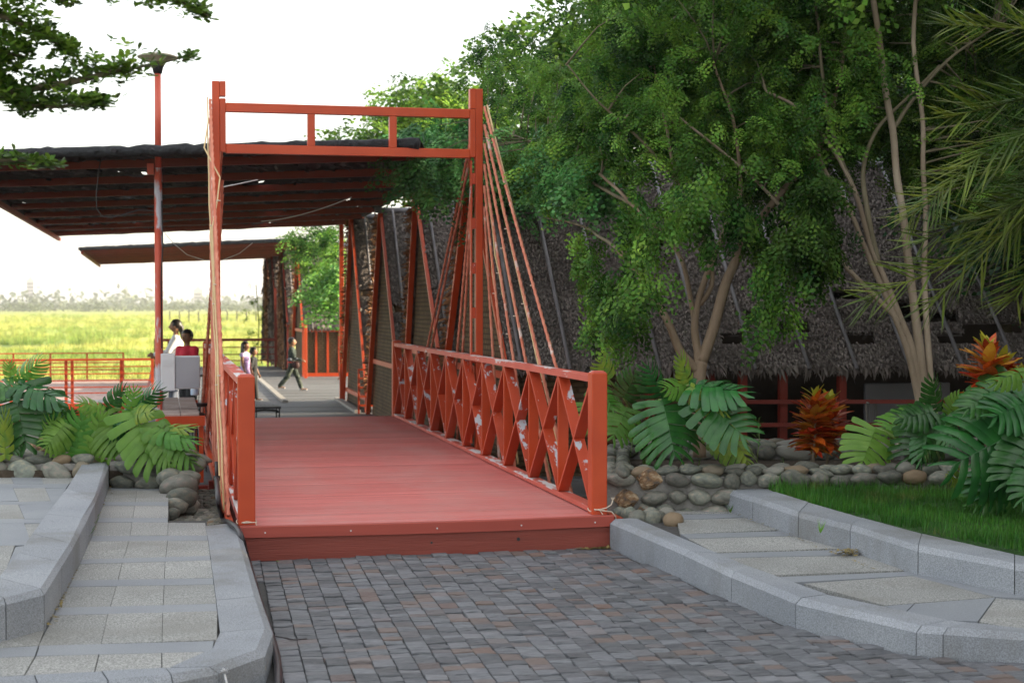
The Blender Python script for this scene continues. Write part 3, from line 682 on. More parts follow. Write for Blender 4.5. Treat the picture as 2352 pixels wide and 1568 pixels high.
MB().cbox(GL+.107, GR-.107, GY-.05, GY+.05, 3.29, 3.385, .005).build('gate_beam', m_red, br)
for x in (1.57, 2.47): MB().cbox(x-.04, x+.04, GY-.048, GY+.048, 3.387, 3.733, .004).build('frame_upright', m_red, br)
# cross bearers and legs below
for y in (12.4, 15.0, 17.25, 20.0, 22.6):
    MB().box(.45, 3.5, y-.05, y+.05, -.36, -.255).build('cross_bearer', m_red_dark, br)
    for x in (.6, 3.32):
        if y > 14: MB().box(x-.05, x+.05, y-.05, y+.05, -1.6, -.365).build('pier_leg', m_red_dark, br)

def twisted(pts, r=.0145, pitch_=.11, step=.022):
    pts = [Vector(p) for p in pts]; seg = [(a, c, (c-a).length) for a, c in zip(pts, pts[1:])]; tot = sum(s[2] for s in seg); n = int(tot/step)
    V = []; d0 = (pts[-1]-pts[0]).normalized(); a = d0.cross(Vector((0,1,.3))).normalized(); b2 = d0.cross(a)
    k9 = 9
    for i in range(n+1):
        t = i*tot/n; acc = 0
        for (p, q, l) in seg:
            if t <= acc+l+1e-6: P = p.lerp(q, min(1,(t-acc)/l)); break
            acc += l
        for k in range(k9):
            th = 2*math.pi*k/k9; rr = r*(1+.24*math.cos(3*(th-2*math.pi*t/(pitch_*3))))
            V.append(tuple(P + (a*math.cos(th)+b2*math.sin(th))*rr))
    F = [(i*k9+k, i*k9+(k+1)%k9, (i+1)*k9+(k+1)%k9, (i+1)*k9+k) for i in range(n) for k in range(k9)]
    return np.array(V), F
def sag(a, c, s, n=10):
    a, c = Vector(a), Vector(c)
    return [a.lerp(c, i/n) + Vector((0, 0, -4*s*(i/n)*(1-i/n))) for i in range(n+1)]
near = [(3.86, 12.55), (3.66, 13.35), (3.45, 14.15), (3.22, 14.9), (2.98, 15.65), (2.75, 16.4)]
far = [(3.55, 22.55), (3.40, 22.1), (3.0, 19.4), (2.85, 18.9)]
for X, s in ((GL-.06, -1), (GR+.06, 1)):
    for k, (z, y) in enumerate(near+far):
        x2 = X + s*.0 + random.uniform(-.004, .004)
        x1_ = X if k < 6 else X - s*.13
        V, F = twisted(sag((x1_, GY + (-.03 if k < 6 else .04), z), (x2, y, -.02), .03 if k < 6 else .01))
        link('stay_rope', quads_mesh('stay_rope', V, F, m_rope, True), br)
    # timber / tube strips that the ropes are tied to, outer edge beam
    MB().box(X-.025, X+.025, Y0-.05, Y1+.1, -.12, -.03).build('edge_beam', m_red, br)
hose_lab = {1: ['yellow hose tied along the outermost rope on the right side of the gate', 'yellow hose beside the second rope right of the gate, with a loop hanging halfway', 'yellow hose beside the third rope right of the gate', 'fourth yellow hose right of the gate, beside a steep rope', 'thin yellow hose hanging close to the right gate post'],
            -1: ['yellow hose bowing out past the left gate post near its top', 'yellow hose along the left rope bundle, ending by the front post foot', 'pale hose on the left face of the left rope bundle', 'thin yellow hose low in the left rope bundle']}
for X, s in ((GL-.06, -1), (GR+.06, 1)):
    for k, (z, y) in enumerate(near[:5] if s > 0 else near[:2]):
        P = sag((X+s*.03 if (s > 0 or k < 2) else X+.03, GY-.04, z+.02-.1*k), ((X+s*.035+.01*k) if s > 0 else (X-.032 if k < 2 else X+.03), y+.18, 0), .10 + .03*(k % 2), 14)
        for i in range(3, 14, 3): P[i] = P[i] + Vector((random.uniform(-.012,.012)+ .0, 0, random.uniform(-.05,.03)))
        if s < 0 and k == 0: P[2] += Vector((-.05,0,0)); P[3] += Vector((.09,0,0)); P[4] += Vector((.06,0,0))
        h = MB().tube(P, .011 if s > 0 else .008, 7).build('yellow_hose', m_hose, None, True)
        tag(h, hose_lab[s][k], 'hose', 'yellow hoses tied along the rope stays')
        for i in (4, 7, 10):
            c = P[i]; MB().lathe((c.x-s*.012, c.y, c.z), [(.02,-.006),(.024,0),(.02,.006)], 8).build('wire_tie', m_twine, h)
# twine knots at the front posts
def knot(c, lab, right):
    c = Vector(c); m_ = MB()
    m_.tube([c + Vector((.075*math.cos(t), .072*math.sin(t), .01*math.sin(3*t))) for t in [i*math.pi/8 for i in range(17)]], .0045, 5)
    e = c + Vector((.0, -.075, 0))
    if right:
        m_.tube([e+Vector((.03,0,.0)), e+Vector((.0,-.012,.012)), e+Vector((.05,-.01,.02)), e+Vector((.09,-.01,.045)), e+Vector((.10,-.008,.075))], .005, 5)
        m_.tube([e, e+Vector((.02,-.012,-.03)), e+Vector((.03,-.014,-.10))], .004, 5)
        m_.tube([e+Vector((-.05,-.005,.012)), e+Vector((.02,-.016,.0)), e+Vector((.09,-.016,-.01)), e+Vector((.125,-.012,-.05)), e+Vector((.13,-.014,-.09))], .0045, 5)
        for j in range(5): m_.tube([e+Vector((.10,-.008,.075)), e+Vector((.088+.008*j,-.006,.10+.004*random.random()))], .002, 4)
    else: m_.tube([e+Vector((-.03,0,0)), e+Vector((.065,-.005,.004)), e+Vector((.075,-.012,-.04)), e+Vector((.072,-.012,-.085))], .004, 5)
    tag(m_.build('twine', m_twine, None, True), lab, 'twine')
knot((XR, Y0, .035), 'frayed twine knotted round the foot of the right front railing post', True)
knot((XL, Y0, .02), 'thin twine tied round the foot of the left front railing post', False)

# ------------------------------------------------------------------ terrace
ZT = -.4
ter = MB()
y = 18.3
while y < 53:
    ter.box(-.38, 4.3 if y < 34 else 9.0 if y < 45 else 4.3, y+.003, y+.247, ZT-.04, ZT+random.gauss(0,.002)); y += .25
te = struct(ter.build('terrace_floor', m_wood))
# cut around the bridge is not needed: the bridge deck lies 0.4 m above the terrace boards
tf = thing('steel_platform', (.5, 18.2, -1.6), 'red steel legs and edge beams carrying the terrace boards', 'platform')
MB().box(-.42, 4.3, 18.2, 18.29, -.62, -.42).build('edge_beam', m_red_dark, tf)
for x in (-.3, 1.5, 3, 4.2): MB().box(x-.05, x+.05, 18.2, 18.29, -1.7, -.62).build('leg', m_red_dark, tf)
MB().box(-.46, -.385, 18.3, 53, -.62, -.42).build('edge_beam', m_red_dark, tf)
for a, c, lab in ((gz(588,866,ZT), gz(655,925,ZT), 'pale timber strip lying on the terrace boards beyond the left front post'), (gz(775,918,ZT), gz(822,949,ZT), 'pale timber strip at the foot of the thin red canopy post')):
    m_ = MB(); m_.beam(a+Vector((0,0,.03)), c+Vector((0,0,.03)), .12, .05); tag(m_.build('floor_batten', m_batten), lab, 'timber strip')
# ------------------------------------------------------------------ shade canopies
def canopy(corners, purl, lab, gname, seed):
    """flat steel roof covered with black cloth; corners: near left, near right, right, far right, far left (planar)."""
    z = 3.40; root = thing('shade_canopy', (corners[-1].x, corners[-1].y, z), lab, 'canopy', gname)
    C = [Vector((p.x, p.y, z)) for p in corners]
    xl = C[-1].x; ya, yb = C[0].y, C[-1].y
    # cloth: a wavy sheet with thickness and torn slits
    m_ = MB(); rnd = random.Random(seed)
    def span(y):
        xs = []
        for p, q in zip(C, C[1:]+C[:1]):
            if (p.y <= y < q.y) or (q.y <= y < p.y): xs.append(p.x+(q.x-p.x)*(y-p.y)/(q.y-p.y))
        return (min(xs), max(xs)) if len(xs) >= 2 else None
    return root, C, span
c1c = [gz(-158, 366, 3.4), gz(962, 338, 3.4), gz(1012, 400, 3.4), gz(800, 515, 3.4), gz(130, 542, 3.4)]
def build_canopy(cn, n_purl, lab, thick, px_edge):
    z = 3.40; nl, nr, r2, fr, fl = [Vector((p.x, p.y, z)) for p in cn]
    root = thing('shade_canopy', (fl.x, fl.y, z), lab, 'canopy', 'black cloth shade canopies over the terrace')
    def L_(t): return nl.lerp(fl, t)
    def R_(t):
        k = .22
        return nr.lerp(r2, t/k) if t < k else r2.lerp(fr, (t-k)/(1-k))
    # cloth top with ridges
    nu, nv = 90, 60; V = []; 
    for j in range(nv+1):
        t = j/nv; a, c = L_(t), R_(t)
        for i in range(nu+1):
            p = a.lerp(c, i/nu); V.append((p.x, p.y, z+.085+.018*noise.noise(Vector((p.x*2.5, p.y*2.0, 1))) + .012*math.sin(p.x*14)))
    F = [(j*(nu+1)+i, j*(nu+1)+i+1, (j+1)*(nu+1)+i+1, (j+1)*(nu+1)+i) for j in range(nv) for i in range(nu)]
    r_ = random.Random(5); F2 = [f for f in F if not (r_.random() < .006)]
    link('shade_cloth', quads_mesh('shade_cloth', np.array(V), np.array(F2), m_shade, False), root)
    # hanging folds of cloth seen from below
    fv = [(-.5,-.5,0),(.5,-.5,0),(.5,.5,.0),(-.5,.5,0)]
    k = 2600; tt = rng.uniform(.0, 1, k); uu = rng.uniform(0, 1, k); P = np.zeros((k,3))
    for i in range(k):
        p = L_(tt[i]).lerp(R_(tt[i]), uu[i]); P[i] = (p.x, p.y, z+.03+rng.uniform(0,.035))
    Mx = np.zeros((k,3,3)); a = rng.normal(1.25, .25, k); l = rng.uniform(.12, .5, k); w = rng.uniform(.02, .07, k); til = rng.normal(0, .45, k)
    Mx[:,0,0] = np.cos(a)*l; Mx[:,1,0] = np.sin(a)*l; Mx[:,0,1] = -np.sin(a)*w*np.cos(til); Mx[:,1,1] = np.cos(a)*w*np.cos(til); Mx[:,2,1] = w*np.sin(til); Mx[:,2,2] = 1
    scatter('cloth_fold', fv, [(0,1,2,3)], Mx, P, m_shade_s, root, 'stuff')
    for i in range(n_purl):
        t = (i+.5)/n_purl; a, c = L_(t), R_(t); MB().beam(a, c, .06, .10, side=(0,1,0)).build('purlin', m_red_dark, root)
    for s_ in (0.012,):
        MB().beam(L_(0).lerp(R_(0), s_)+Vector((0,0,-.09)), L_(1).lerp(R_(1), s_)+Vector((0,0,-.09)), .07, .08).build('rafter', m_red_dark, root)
    # rolled front edge of the cloth, ragged
    pts = []
    for i in range(60):
        p = L_(0).lerp(R_(0), i/59); pts.append(p + Vector((0, -.03, .035+.02*noise.noise(Vector((i*.5, 2, 1))))))
    MB().tube(pts, [thick*(1+.35*noise.noise(Vector((i*.7, 9, 1)))) for i in range(60)], 8).build('rolled_edge', m_shade, root, True)
    for (a, c) in ((L_(0), L_(1)), (R_(.22), R_(1)), (L_(1), R_(1))):
        pts = [a.lerp(c, i/24)+Vector((0,0,.03+.02*noise.noise(Vector((i*.6, a.x, 1))))) for i in range(25)]
        MB().tube(pts, .05, 6).build('rolled_edge', m_shade, root, True)
    return root
can1 = build_canopy(c1c, 8, 'large canopy of red purlins under black shade cloth reaching over the bridge end', .065, 0)
can2 = build_canopy([gz(183, 574, 3.4), gz(700, 553, 3.4), gz(702, 556, 3.4), gz(690, 590, 3.4), gz(225, 607, 3.4)], 7, 'smaller farther canopy with a dark red underside above the marsh field', .06, 0)
# canopy posts
def post(px, yt, yb, D, w, lab, m=m_red):
    a, c = gd(px, yt, D), gd(px, yb, D); o = MB().cbox(a.x-w/2, a.x+w/2, a.y-w/2, a.y+w/2, c.z, a.z, .004).build('canopy_post', m); return tag(o, lab, 'post', 'posts that hold the shade canopies')
p = gz(785, 921, ZT); MB
o = MB().cbox(p.x-.045, p.x+.045, p.y-.045, p.y+.045, ZT, 3.35, .004).build('canopy_post', m_red); tag(o, 'thin red canopy post standing on the terrace boards right of the walking boy', 'post', 'posts that hold the shade canopies')
# lamp post
lp0 = gd(365, 700, 18.7); lpz = gd(365, 152, 18.7).z
lamp = thing('street_lamp', (lp0.x, lp0.y, -1.4), 'tall peeling red lamp post with a flat dish lamp above the canopy edge', 'street lamp')
MB().tube([(lp0.x, lp0.y, -1.4), (lp0.x, lp0.y, 3.28)], .047, 16).build('pole', m_red_post, lamp, True)
MB().tube([(lp0.x, lp0.y, 3.28), (lp0.x, lp0.y, lpz)], .038, 16).build('pole', mat('upper_pole_paint', (.52,.07,.04), (.6,.12,.08), scale=3, rough=.5), lamp, True)
MB().box(lp0.x-.13, lp0.x-.05, lp0.y-.05, lp0.y+.05, 3.2, 3.33).build('bracket', m_red, lamp)
m_dish = mat('lamp_dish', (.22,.20,.15), (.34,.30,.22), scale=3, rough=.5)
MB().lathe((lp0.x, lp0.y, lpz), [(.05,-.06),(.06,.02),(.235,.085),(.24,.10),(.17,.125),(.02,.13)], 28).build('lamp_dish', m_dish, lamp, True)
MB().lathe((lp0.x, lp0.y, lpz), [(.05,-.10),(.065,-.03),(.10,.035),(.02,.04)], 16).build('lamp_collar', m_black, lamp, True)
MB().tube([gd(372, 500, 18.62)+Vector((0,0,.2)), gd(374, 560, 18.6), gd(370, 640, 18.62), gd(372, 800, 18.62)], .009, 6).build('cable', m_hosek, lamp, True)
# thin dark cable looping under the canopy
w1 = [gd(x, y, 18.9) for x, y in ((232,362),(226,400),(221,450),(222,480),(235,497),(255,500),(285,492),(320,482),(350,484),(372,492))]
tag(MB().tube(w1, .008, 6).build('loose_cable', m_hosek, None, True), 'thin purple-grey cable looping down from the canopy edge to the lamp post', 'cable')
w2 = [gd(500+i*15.5, 430-10*i/7+(-(i%3)) , 17.9) for i in range(7)]
tag(MB().tube([gd(510,430,17.9), gd(550,422,17.9), gd(592,413,17.9)], .006, 6).build('white_strap', m_white, None), 'short white strap end hanging under the near canopy beside the gate', 'strap')
tag(MB().tube([gd(600+i*8.3, 508-(i/25)**1.6*55, 22-.1*i) for i in range(26)], .005, 5).build('loose_wire', m_white, None), 'thin pale wire sagging under the canopy above the walking boy', 'wire')
tag(MB().tube([gd(x, y, 22) for x, y in ((378,535),(400,560),(430,585),(470,598),(510,598),(550,582),(580,558))], .005, 5).build('loose_wire', m_white, None), 'thin pale wire sagging between the lamp post and the far canopy', 'wire')

# ------------------------------------------------------------------ thatched halls
def thatch_face(root, corners, dens, cell=.16, holes=0.0, hole_px=(), size=1.0, m=m_thatch, bed=True, sd=0, nm='palm_thatch'):
    """corners a (low left), b (low right), c (top right), d (top left): bed sheet with real gaps plus overlapping dry leaf pieces."""
    a, b_, c, d = [Vector(p) for p in corners]; r_ = random.Random(sd)
    def S(u, v): return a.lerp(b_, u).lerp(d.lerp(c, u), v)
    n = (b_-a).cross(d-a).normalized()
    if n.dot(CAM-a) < 0: n = -n
    W = max((b_-a).length, (c-d).length); H = ((d-a).length+(c-b_).length)/2
    nu, nv = max(1, int(W/(cell*2.2))), max(1, int(H/cell)); hs = set()
    for (u, v) in hole_px: hs.add((int(u*nu), int(v*nv)))
    for _ in range(int(holes*nu*nv)):
        i, j = r_.randrange(nu), r_.randrange(nv); hs.add((i, j))
    if bed:
        V = []; F = []
        for off in (0, -.06):
            for j in range(nv+1):
                for i in range(nu+1): V.append(tuple(S(i/nu, j/nv) + n*(off + .012*math.sin(j*2.1+i*.7))))
        N1 = (nu+1)*(nv+1)
        for j in range(nv):
            for i in range(nu):
                if (i, j) in hs: continue
                q = j*(nu+1)+i; F.append((q, q+1, q+nu+2, q+nu+1)); F.append((N1+q, N1+q+nu+1, N1+q+nu+2, N1+q+1))
        link('thatch_bed', quads_mesh('thatch_bed', np.array(V), np.array(F), m_thatch_b), root)
    k = int(W*H*dens); U = rng.uniform(0, 1, k); Vv = rng.uniform(0, 1, k)
    if hs: keep = np.array([(int(min(U[i]*nu, nu-1)), int(min(Vv[i]*nv, nv-1))) not in hs for i in range(k)]); U, Vv = U[keep], Vv[keep]; k = len(U)
    A, B, C_, D_ = [np.array(p) for p in (a, b_, c, d)]
    P = ((A*(1-U[:,None])+B*U[:,None])*(1-Vv[:,None]) + (D_*(1-U[:,None])+C_*U[:,None])*Vv[:,None])
    nn = np.array(n); dn = np.array((a-d).normalized()); sdv = np.cross(nn, dn)
    P = P + nn*rng.uniform(.0, .035, k)[:,None]
    dirs = dn[None]*1.0 + nn[None]*rng.uniform(.05, .38, k)[:,None] + sdv[None]*rng.normal(0, .34, k)[:,None]
    up = nn[None] + rng.normal(0, .35, (k,3))
    Fm = frames(dirs, up, np.ones(k)); Fm[:,:,0] *= (rng.uniform(.05, .13, k)*size)[:,None]; Fm[:,:,1] *= (rng.uniform(.018, .05, k)*size)[:,None]; Fm[:,:,2] *= .02
    tv = [(0,-.5,0),(0,.5,0),(.55,.55,.6),(.55,-.5,.3),(1,.2,-.3),(1,-.25,-.5)]
    scatter(nm, tv, [(0,3,2,1),(3,5,4,2)], Fm, P, m, root, 'stuff')
def fringe(root, a, b_, k, l0, l1, down=(0,-.25,-1), m=m_thatch, w=.03):
    a, b_ = np.array(a), np.array(b_); U = rng.uniform(0, 1, k); P = a*(1-U[:,None])+b_*U[:,None] + rng.normal(0, .02, (k,3))
    d = np.array(down)[None] + rng.normal(0, .28, (k,3)); up = np.tile(np.array([0,-1.,.2]), (k,1)) + rng.normal(0,.3,(k,3))
    Fm = frames(d, up, np.ones(k)); Fm[:,:,0] *= (rng.uniform(l0, l1, k)*np.clip(rng.normal(1,.3,k), .4, 2))[:,None]; Fm[:,:,1] *= rng.uniform(w*.4, w*1.2, k)[:,None]; Fm[:,:,2] *= .02
    scatter('eave_fringe', [(0,-.5,0),(0,.5,0),(.6,.42,.5),(.6,-.42,.5),(1,.04,0),(1,-.04,0)], [(0,3,2,1),(3,5,4,2)], Fm, P, m, root, 'stuff')
XF = 3.76
def Pt(X, Y, Z): return Vector((X, Y, Z))
hallm = 'long thatched hall beside the terrace'
def hall(apex, near, far, xlen, lab, poles, fr=.0, skew=0.0, low_wall=True, dens=230, floor=ZT, far_long=True, holes=.012, hole_px=(), size=1.0, edge=True, legm=None, grp='thatched halls along the terrace'):
    root = thing('thatched_hall', (apex.x, apex.y, floor), lab, 'hall', grp)
    ax, nx = apex, near
    e1 = Vector((xlen, skew*xlen, 0))
    # near roof slope
    thatch_face(root, (near, near+e1, apex+e1+Vector((0,.0,0)), apex), dens, holes=holes, hole_px=hole_px, size=size, sd=int(apex.y*10))
    # far slope
    f2 = far if far_long else far
    thatch_face(root, (f2+e1, f2, apex, apex+e1), 12, sd=3)
    fringe(root, near, near+e1, int(xlen*170), .05, .13)
    MB().tube([apex+Vector((-.15,0,.03)), apex+e1*.5+Vector((0,0,.05)), apex+e1+Vector((0,0,.03))], .05, 8).build('ridge_pole', m_bamboo, root, True)
    # bamboo battens on the slope
    n = (e1).cross(apex-near).normalized(); n = n if n.y < 0 else -n
    for u in poles:
        a = near+e1*u; c = apex+e1*(u); MB().tube([a-(c-a)*.02+n*.05, a.lerp(c, .5)+n*.06, c+n*.05], .022, 7).build('bamboo_batten', m_bamboo, root, True)
    # gable legs of red steel
    X = apex.x
    flr = floor
    def ext(p, q, z):
        t = (z-p.z)/(q.z-p.z); return p.lerp(q, t)
    fleg = ext(apex, far, flr); 
    MB().beam(apex+Vector((-.05,0,-.02)), fleg+Vector((-.05,0,0)), .08, .08, side=(1,0,0)).build('gable_leg', legm or m_red, root)
    MB().beam(apex+Vector((-.04,-.05,-.1)), near+Vector((-.04,0,0)), .05, .05, side=(1,0,0)).build('gable_leg', legm or m_red, root)
    # woven gable infill
    pts = [apex+Vector((0,0,-.08)), near+Vector((0,.06,0)), Vector((X, near.y+.06, flr)), fleg+Vector((0,-.05,0))]
    m_ = MB(); q = [p+Vector((.03,0,0)) for p in pts]; q2 = [p+Vector((.06,0,0)) for p in pts]
    m_.add(q+q2, [(0,1,2,3), (7,6,5,4), (0,4,5,1), (1,5,6,2), (2,6,7,3), (3,7,4,0)]); m_.build('woven_gable', m_weave, root)
    yb = near.y+.06
    MB().beam((X-.03, yb, near.z-.05), (X-.03, yb, flr), .06, .06, side=(1,0,0)).build('wall_post', legm or m_red, root)
    for z in (near.z-.1,):
        if z < apex.z-.6:
            t = (z-apex.z)/(fleg.z-apex.z); ya = apex.y+(fleg.y-apex.y)*t; tn = max(0, (z-near.z)/(apex.z-near.z)); yn = near.y+(apex.y-near.y)*tn
            MB().beam((X-.0, yn+.05, z), (X-.0, ya-.05, z), .05, .08, side=(1,0,0)).build('gable_rail', m_red, root)
    # brown ragged verge of thatch past the far leg
    if legm:
        g0 = [fleg+Vector((-.08,-.1,0)), Vector((X-.08, near.y+.1, flr)), apex+Vector((-.08,-.04,-.1)), apex+Vector((-.08,.04,-.1))]
        thatch_face(root, g0, 150, size=1.3, sd=4, m=m_thatch_edge if int(apex.y) % 2 else m_thatch, nm='gable_thatch')
    if edge:
        k = 420; U = rng.uniform(0, 1, k); A, B = np.array(apex), np.array(fleg.lerp(apex, .12)); P = A*(1-U[:,None])+B*U[:,None]; P[:,0] -= rng.uniform(.0, .10, k); P[:,1] += rng.uniform(.03, .24, k)
        d = np.stack([rng.normal(-.8,.3,k), rng.normal(.1,.5,k), rng.normal(-.2,.4,k)], 1); Fm = frames(d, rng.normal(0,1,(k,3)), np.ones(k)); Fm[:,:,0] *= rng.uniform(.05,.14,k)[:,None]; Fm[:,:,1] *= .035; Fm[:,:,2] *= .02
        scatter('ragged_verge', [(0,-.5,0),(0,.5,0),(.6,.42,.5),(.6,-.42,.5),(1,.04,0),(1,-.04,0)], [(0,3,2,1),(3,5,4,2)], Fm, P, m_thatch_edge, root, 'stuff')
    return root, fleg
# nearest hall
A0 = gx(1088, 385, XF); N0 = gx(1168, 838, XF); F0 = gx(1043, 760, XF)
N0 = Vector((XF, 17.1, .95)); xl0 = 6.6; sk0 = -.19
H0, fl0 = hall(A0, N0, F0, xl0, 'nearest thatched hall with a wide grey roof and ragged eave behind the trees', [.02,.10,.175,.25,.33,.41,.50,.58,.67,.76,.85,.93], skew=sk0, dens=1700, size=.45,
    hole_px=((.30,.60),(.47,.22),(.52,.16),(.72,.30),(.735,.22),(.78,.24),(.82,.16),(.80,.12),(.74,.14),(.60,.12),(.88,.20),(.9,.22),(.4,.12),(.62,.35)), holes=.004, floor=-.55)
# front under the eave: low woven wall on the left, open rails on the right, room behind, its walls coloured dark for shade
def fx(x, dy=0, z=0): return Vector((x, N0.y+(x-XF)*sk0+dy, z))
MB().prism([fx(XF, -.1, -.3), fx(XF+xl0+4, -.1, -.3), fx(XF+xl0+4, 5, -.3), fx(XF, 5, -.3)], -1.2).build('hall_floor', m_wood, H0)
m_ = MB(); a, c = fx(XF+.1, .25, -.3), fx(XF+2.2, .25, -.3)
m_.add([a, c, c+Vector((0,0,1.3)), a+Vector((0,0,1.3)), a+Vector((0,.04,0)), c+Vector((0,.04,0)), c+Vector((0,.04,1.3)), a+Vector((0,.04,1.3))], [(0,1,2,3),(7,6,5,4),(0,4,5,1),(1,5,6,2),(2,6,7,3),(3,7,4,0)]); m_.build('woven_wall', m_weave, H0)
m_ = MB(); a, c = fx(XF+.1, 3.9, -.3), fx(XF+xl0+4, 3.9, -.3)
m_.add([a, c, c+Vector((0,0,3.6)), a+Vector((0,0,3.6)), a+Vector((0,.04,0)), c+Vector((0,.04,0)), c+Vector((0,.04,3.6)), a+Vector((0,.04,3.6))], [(0,1,2,3),(7,6,5,4),(0,4,5,1),(1,5,6,2),(2,6,7,3),(3,7,4,0)]); m_.build('back_wall', m_room_shade, H0)
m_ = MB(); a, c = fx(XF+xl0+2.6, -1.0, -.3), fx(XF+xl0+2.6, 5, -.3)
m_.beam(a+Vector((0,0,2.6)), c+Vector((0,0,2.6)), .05, 5.5, side=(1,0,0)); m_.build('side_wall', m_room_shade, H0)
for px in (1545, 1692, 1770, 1868, 2012, 2205):
    x = (px-380)/FPX*16.9*.976; MB().beam(fx(x, .12, -.3), fx(x, .12, 1.0), .085, .085, side=(1,0,0)).build('front_post', m_red_dark, H0)
for z in (.56, .30, .12, -.1):
    MB().beam(fx(XF+(.2 if z in (.3,-.1) else 2.0), .0, z), fx(XF+xl0+1.6, .0, z), .04, .045, side=(0,1,0)).build('front_rail', m_red_dark, H0)
# farther halls
A1 = gx(962, 448, XF); N1 = gx(1012, 800, XF); F1 = gx(938, 900, XF)
hall(A1, N1, F1, 5.5, 'second thatched hall, its gable leg rising behind the far end of the bridge railing', [.02,.09,.17,.28], dens=520, size=.7)
A2 = gx(880, 487, XF); N2 = gx(915, 830, XF); F2 = gx(852, 930, XF)
hall(A2, N2, F2, 5.5, 'third thatched hall with a tall woven gable beside the small red lattice', [.03,.12,.22], dens=420, size=.75)
A3 = gx(812, 500, XF); N3 = gx(846, 905, XF); F3 = gx(782, 770, XF); F3 = Vector((XF, A3.y+1.0, 1.0))
hall(A3, N3, F3, 4.5, 'fourth thatched hall, dark roof panel reaching down to the terrace boards', [.05,.14,.3], dens=150, low_wall=False)
A4 = gd(686, 566, 46.4); A4.z = 3.4; N4 = gd(698, 752, 44.6); F4 = A4+Vector((0, 1.6, -3.0))
H4, _ = hall(A4, N4, F4, 8, 'fifth thatched hall facing the terrace with a low woven wall between red studs', [.03,.13,.22,.32,.45], dens=110, size=1.3)
# its low front wall
a, c = N4+Vector((.05,.15,0)), N4+Vector((6,.15,0))
MB().box(a.x, c.x, a.y, a.y+.05, ZT, a.z).build('woven_wall', m_weave, H4)
MB().box(a.x, c.x, a.y-.06, a.y-.0, a.z-.13, a.z-.03).build('wall_rail', m_red, H4)
MB().box(a.x, c.x, a.y-.05, a.y-.0, ZT, ZT+.1).build('wall_rail', m_red, H4)
for i in range(6): MB().box(a.x+.28+i*.33, a.x+.34+i*.33, a.y-.05, a.y-.0, ZT+.1, a.z-.13).build('wall_stud', m_red, H4)
for px, yb in ((700, 868), (714, 600)):
    pass
q = gz(702, 868, ZT); MB().cbox(q.x-.045, q.x+.045, q.y-.045, q.y+.045, ZT, 1.1, .004).build('wall_post', m_red, H4)
for pxa, nm in ((652, 'sixth thatched hall, narrow grey strip of roof between two red legs'), (628, 'seventh thatched hall, seen only as a thin strip near the field'), (617, 'farthest thatched hall with a ragged edge against the pale sky')):
    D = 3.85*FPX/(pxa-380); A = gd(pxa, 592, D); A.z = 3.4; A.x = XF
    hall(A, A+Vector((0,-2.2,-2.3)), A+Vector((0,1.1,-2.9)), 4, nm, [.04,.2,.4], dens=70, size=1.5, edge=(pxa != 617), legm=m_red_dark)
lastx = gd(612, 592, 60)
ve = thing('thatch_screen', (XF, 60.5, ZT), 'ragged strip of thatch and vine at the far corner of the halls', 'thatch screen')
thatch_face(ve, (Vector((XF-.25, 59.5, ZT)), Vector((XF+.5, 59.5, ZT)), Vector((XF+.6, 60, 3.5)), Vector((XF-.1, 60, 3.5))), 160, size=1.6, sd=9)
# red ladder-like lattice by the third hall
la = gz(824, 950, ZT); lb = gz(848, 950, ZT); top_ = gd(824, 847, (la-CAM).dot(Vector(R@Vector((0,0,-1))))).z
lt = thing('red_lattice', (la.x, la.y, ZT), 'small red ladder-like lattice panel leaning by the third hall', 'lattice')
lb = Vector((la.x+.30, la.y-.0, ZT)); 
for t in (0, .5, 1): p = la.lerp(lb, t); MB().cbox(p.x-.018, p.x+.018, p.y-.018, p.y+.018, ZT, top_-.02*t, .002).build('upright', m_red, lt)
for k in range(5): z = ZT + .16 + (top_-ZT-.17)*k/4; MB().beam(Vector((la.x+.02, la.y-.03, z)), Vector((lb.x-.02, lb.y-.03, z-.01)), .03, .035, side=(0,1,0)).build('rung', m_red, lt)
# far railing of the terrace
fr_ = thing('terrace_railing', (0, 52, ZT), 'dark railing at the far end of the terrace against the bright field', 'railing')
zt_ = gd(520, 779, 52).z
for yy, w in ((779, .09), (796, .035), (812, .035), (826, .035)):
    z = gd(520, yy, 52).z; MB().box(-.36, 3.55, 52.0-w/2, 52.0+w/2, z-w/2, z+w/2).build('rail', m_red_dark, fr_)
for i, x in enumerate((-.33, .1, .4, 1.5, 2.6, 3.3, 3.55)): MB().box(x-.03, x+.03, 52.05, 52.11, ZT, zt_).build('baluster', m_red_dark, fr_)
MB().box(3.52, 3.60, 52.2, 52.28, ZT, 2.2).build('tall_post', m_red_dark, fr_)
# near-left red railing of the lower boardwalk
bw = thing('boardwalk_railing', (-6, 38, -1.3), 'low red railing of the lower boardwalk left of the lamp post', 'railing')
BY = gz(352, 935, -.85).y; Lx, Rx = -9.0, gd(352, 900, 37.5).x; zT = gd(175, 826, 37.5).z; yB = gd(175, 900, 37.5).y
for k, z in enumerate((zT, zT-.17, zT-.34, zT-.50, zT-.66, zT-.8)):
    w = .055 if k == 0 else .028; MB().box(Lx, Rx, yB-w/2, yB+w/2, z-w/2, z+w/2).build('rail', m_red, bw)
for px in (28, 70, 152, 166, 278, 350, -60, -120):
    x = gd(px, 900, 37.5).x; MB().box(x-.035, x+.035, yB+.03, yB+.09, zT-1.05, zT+.0).build('upright', m_red, bw)
MB().box(Lx, Rx+.1, yB-.1, yB+.1, zT-1.18, zT-1.04).build('edge_beam', m_red, bw)
for px in (40, 180, 280, 352): x = gd(px, 900, 37.5).x; MB().box(x-.06, x+.06, yB-.08, yB+.08, -1.6, zT-1.18).build('leg', m_red, bw)
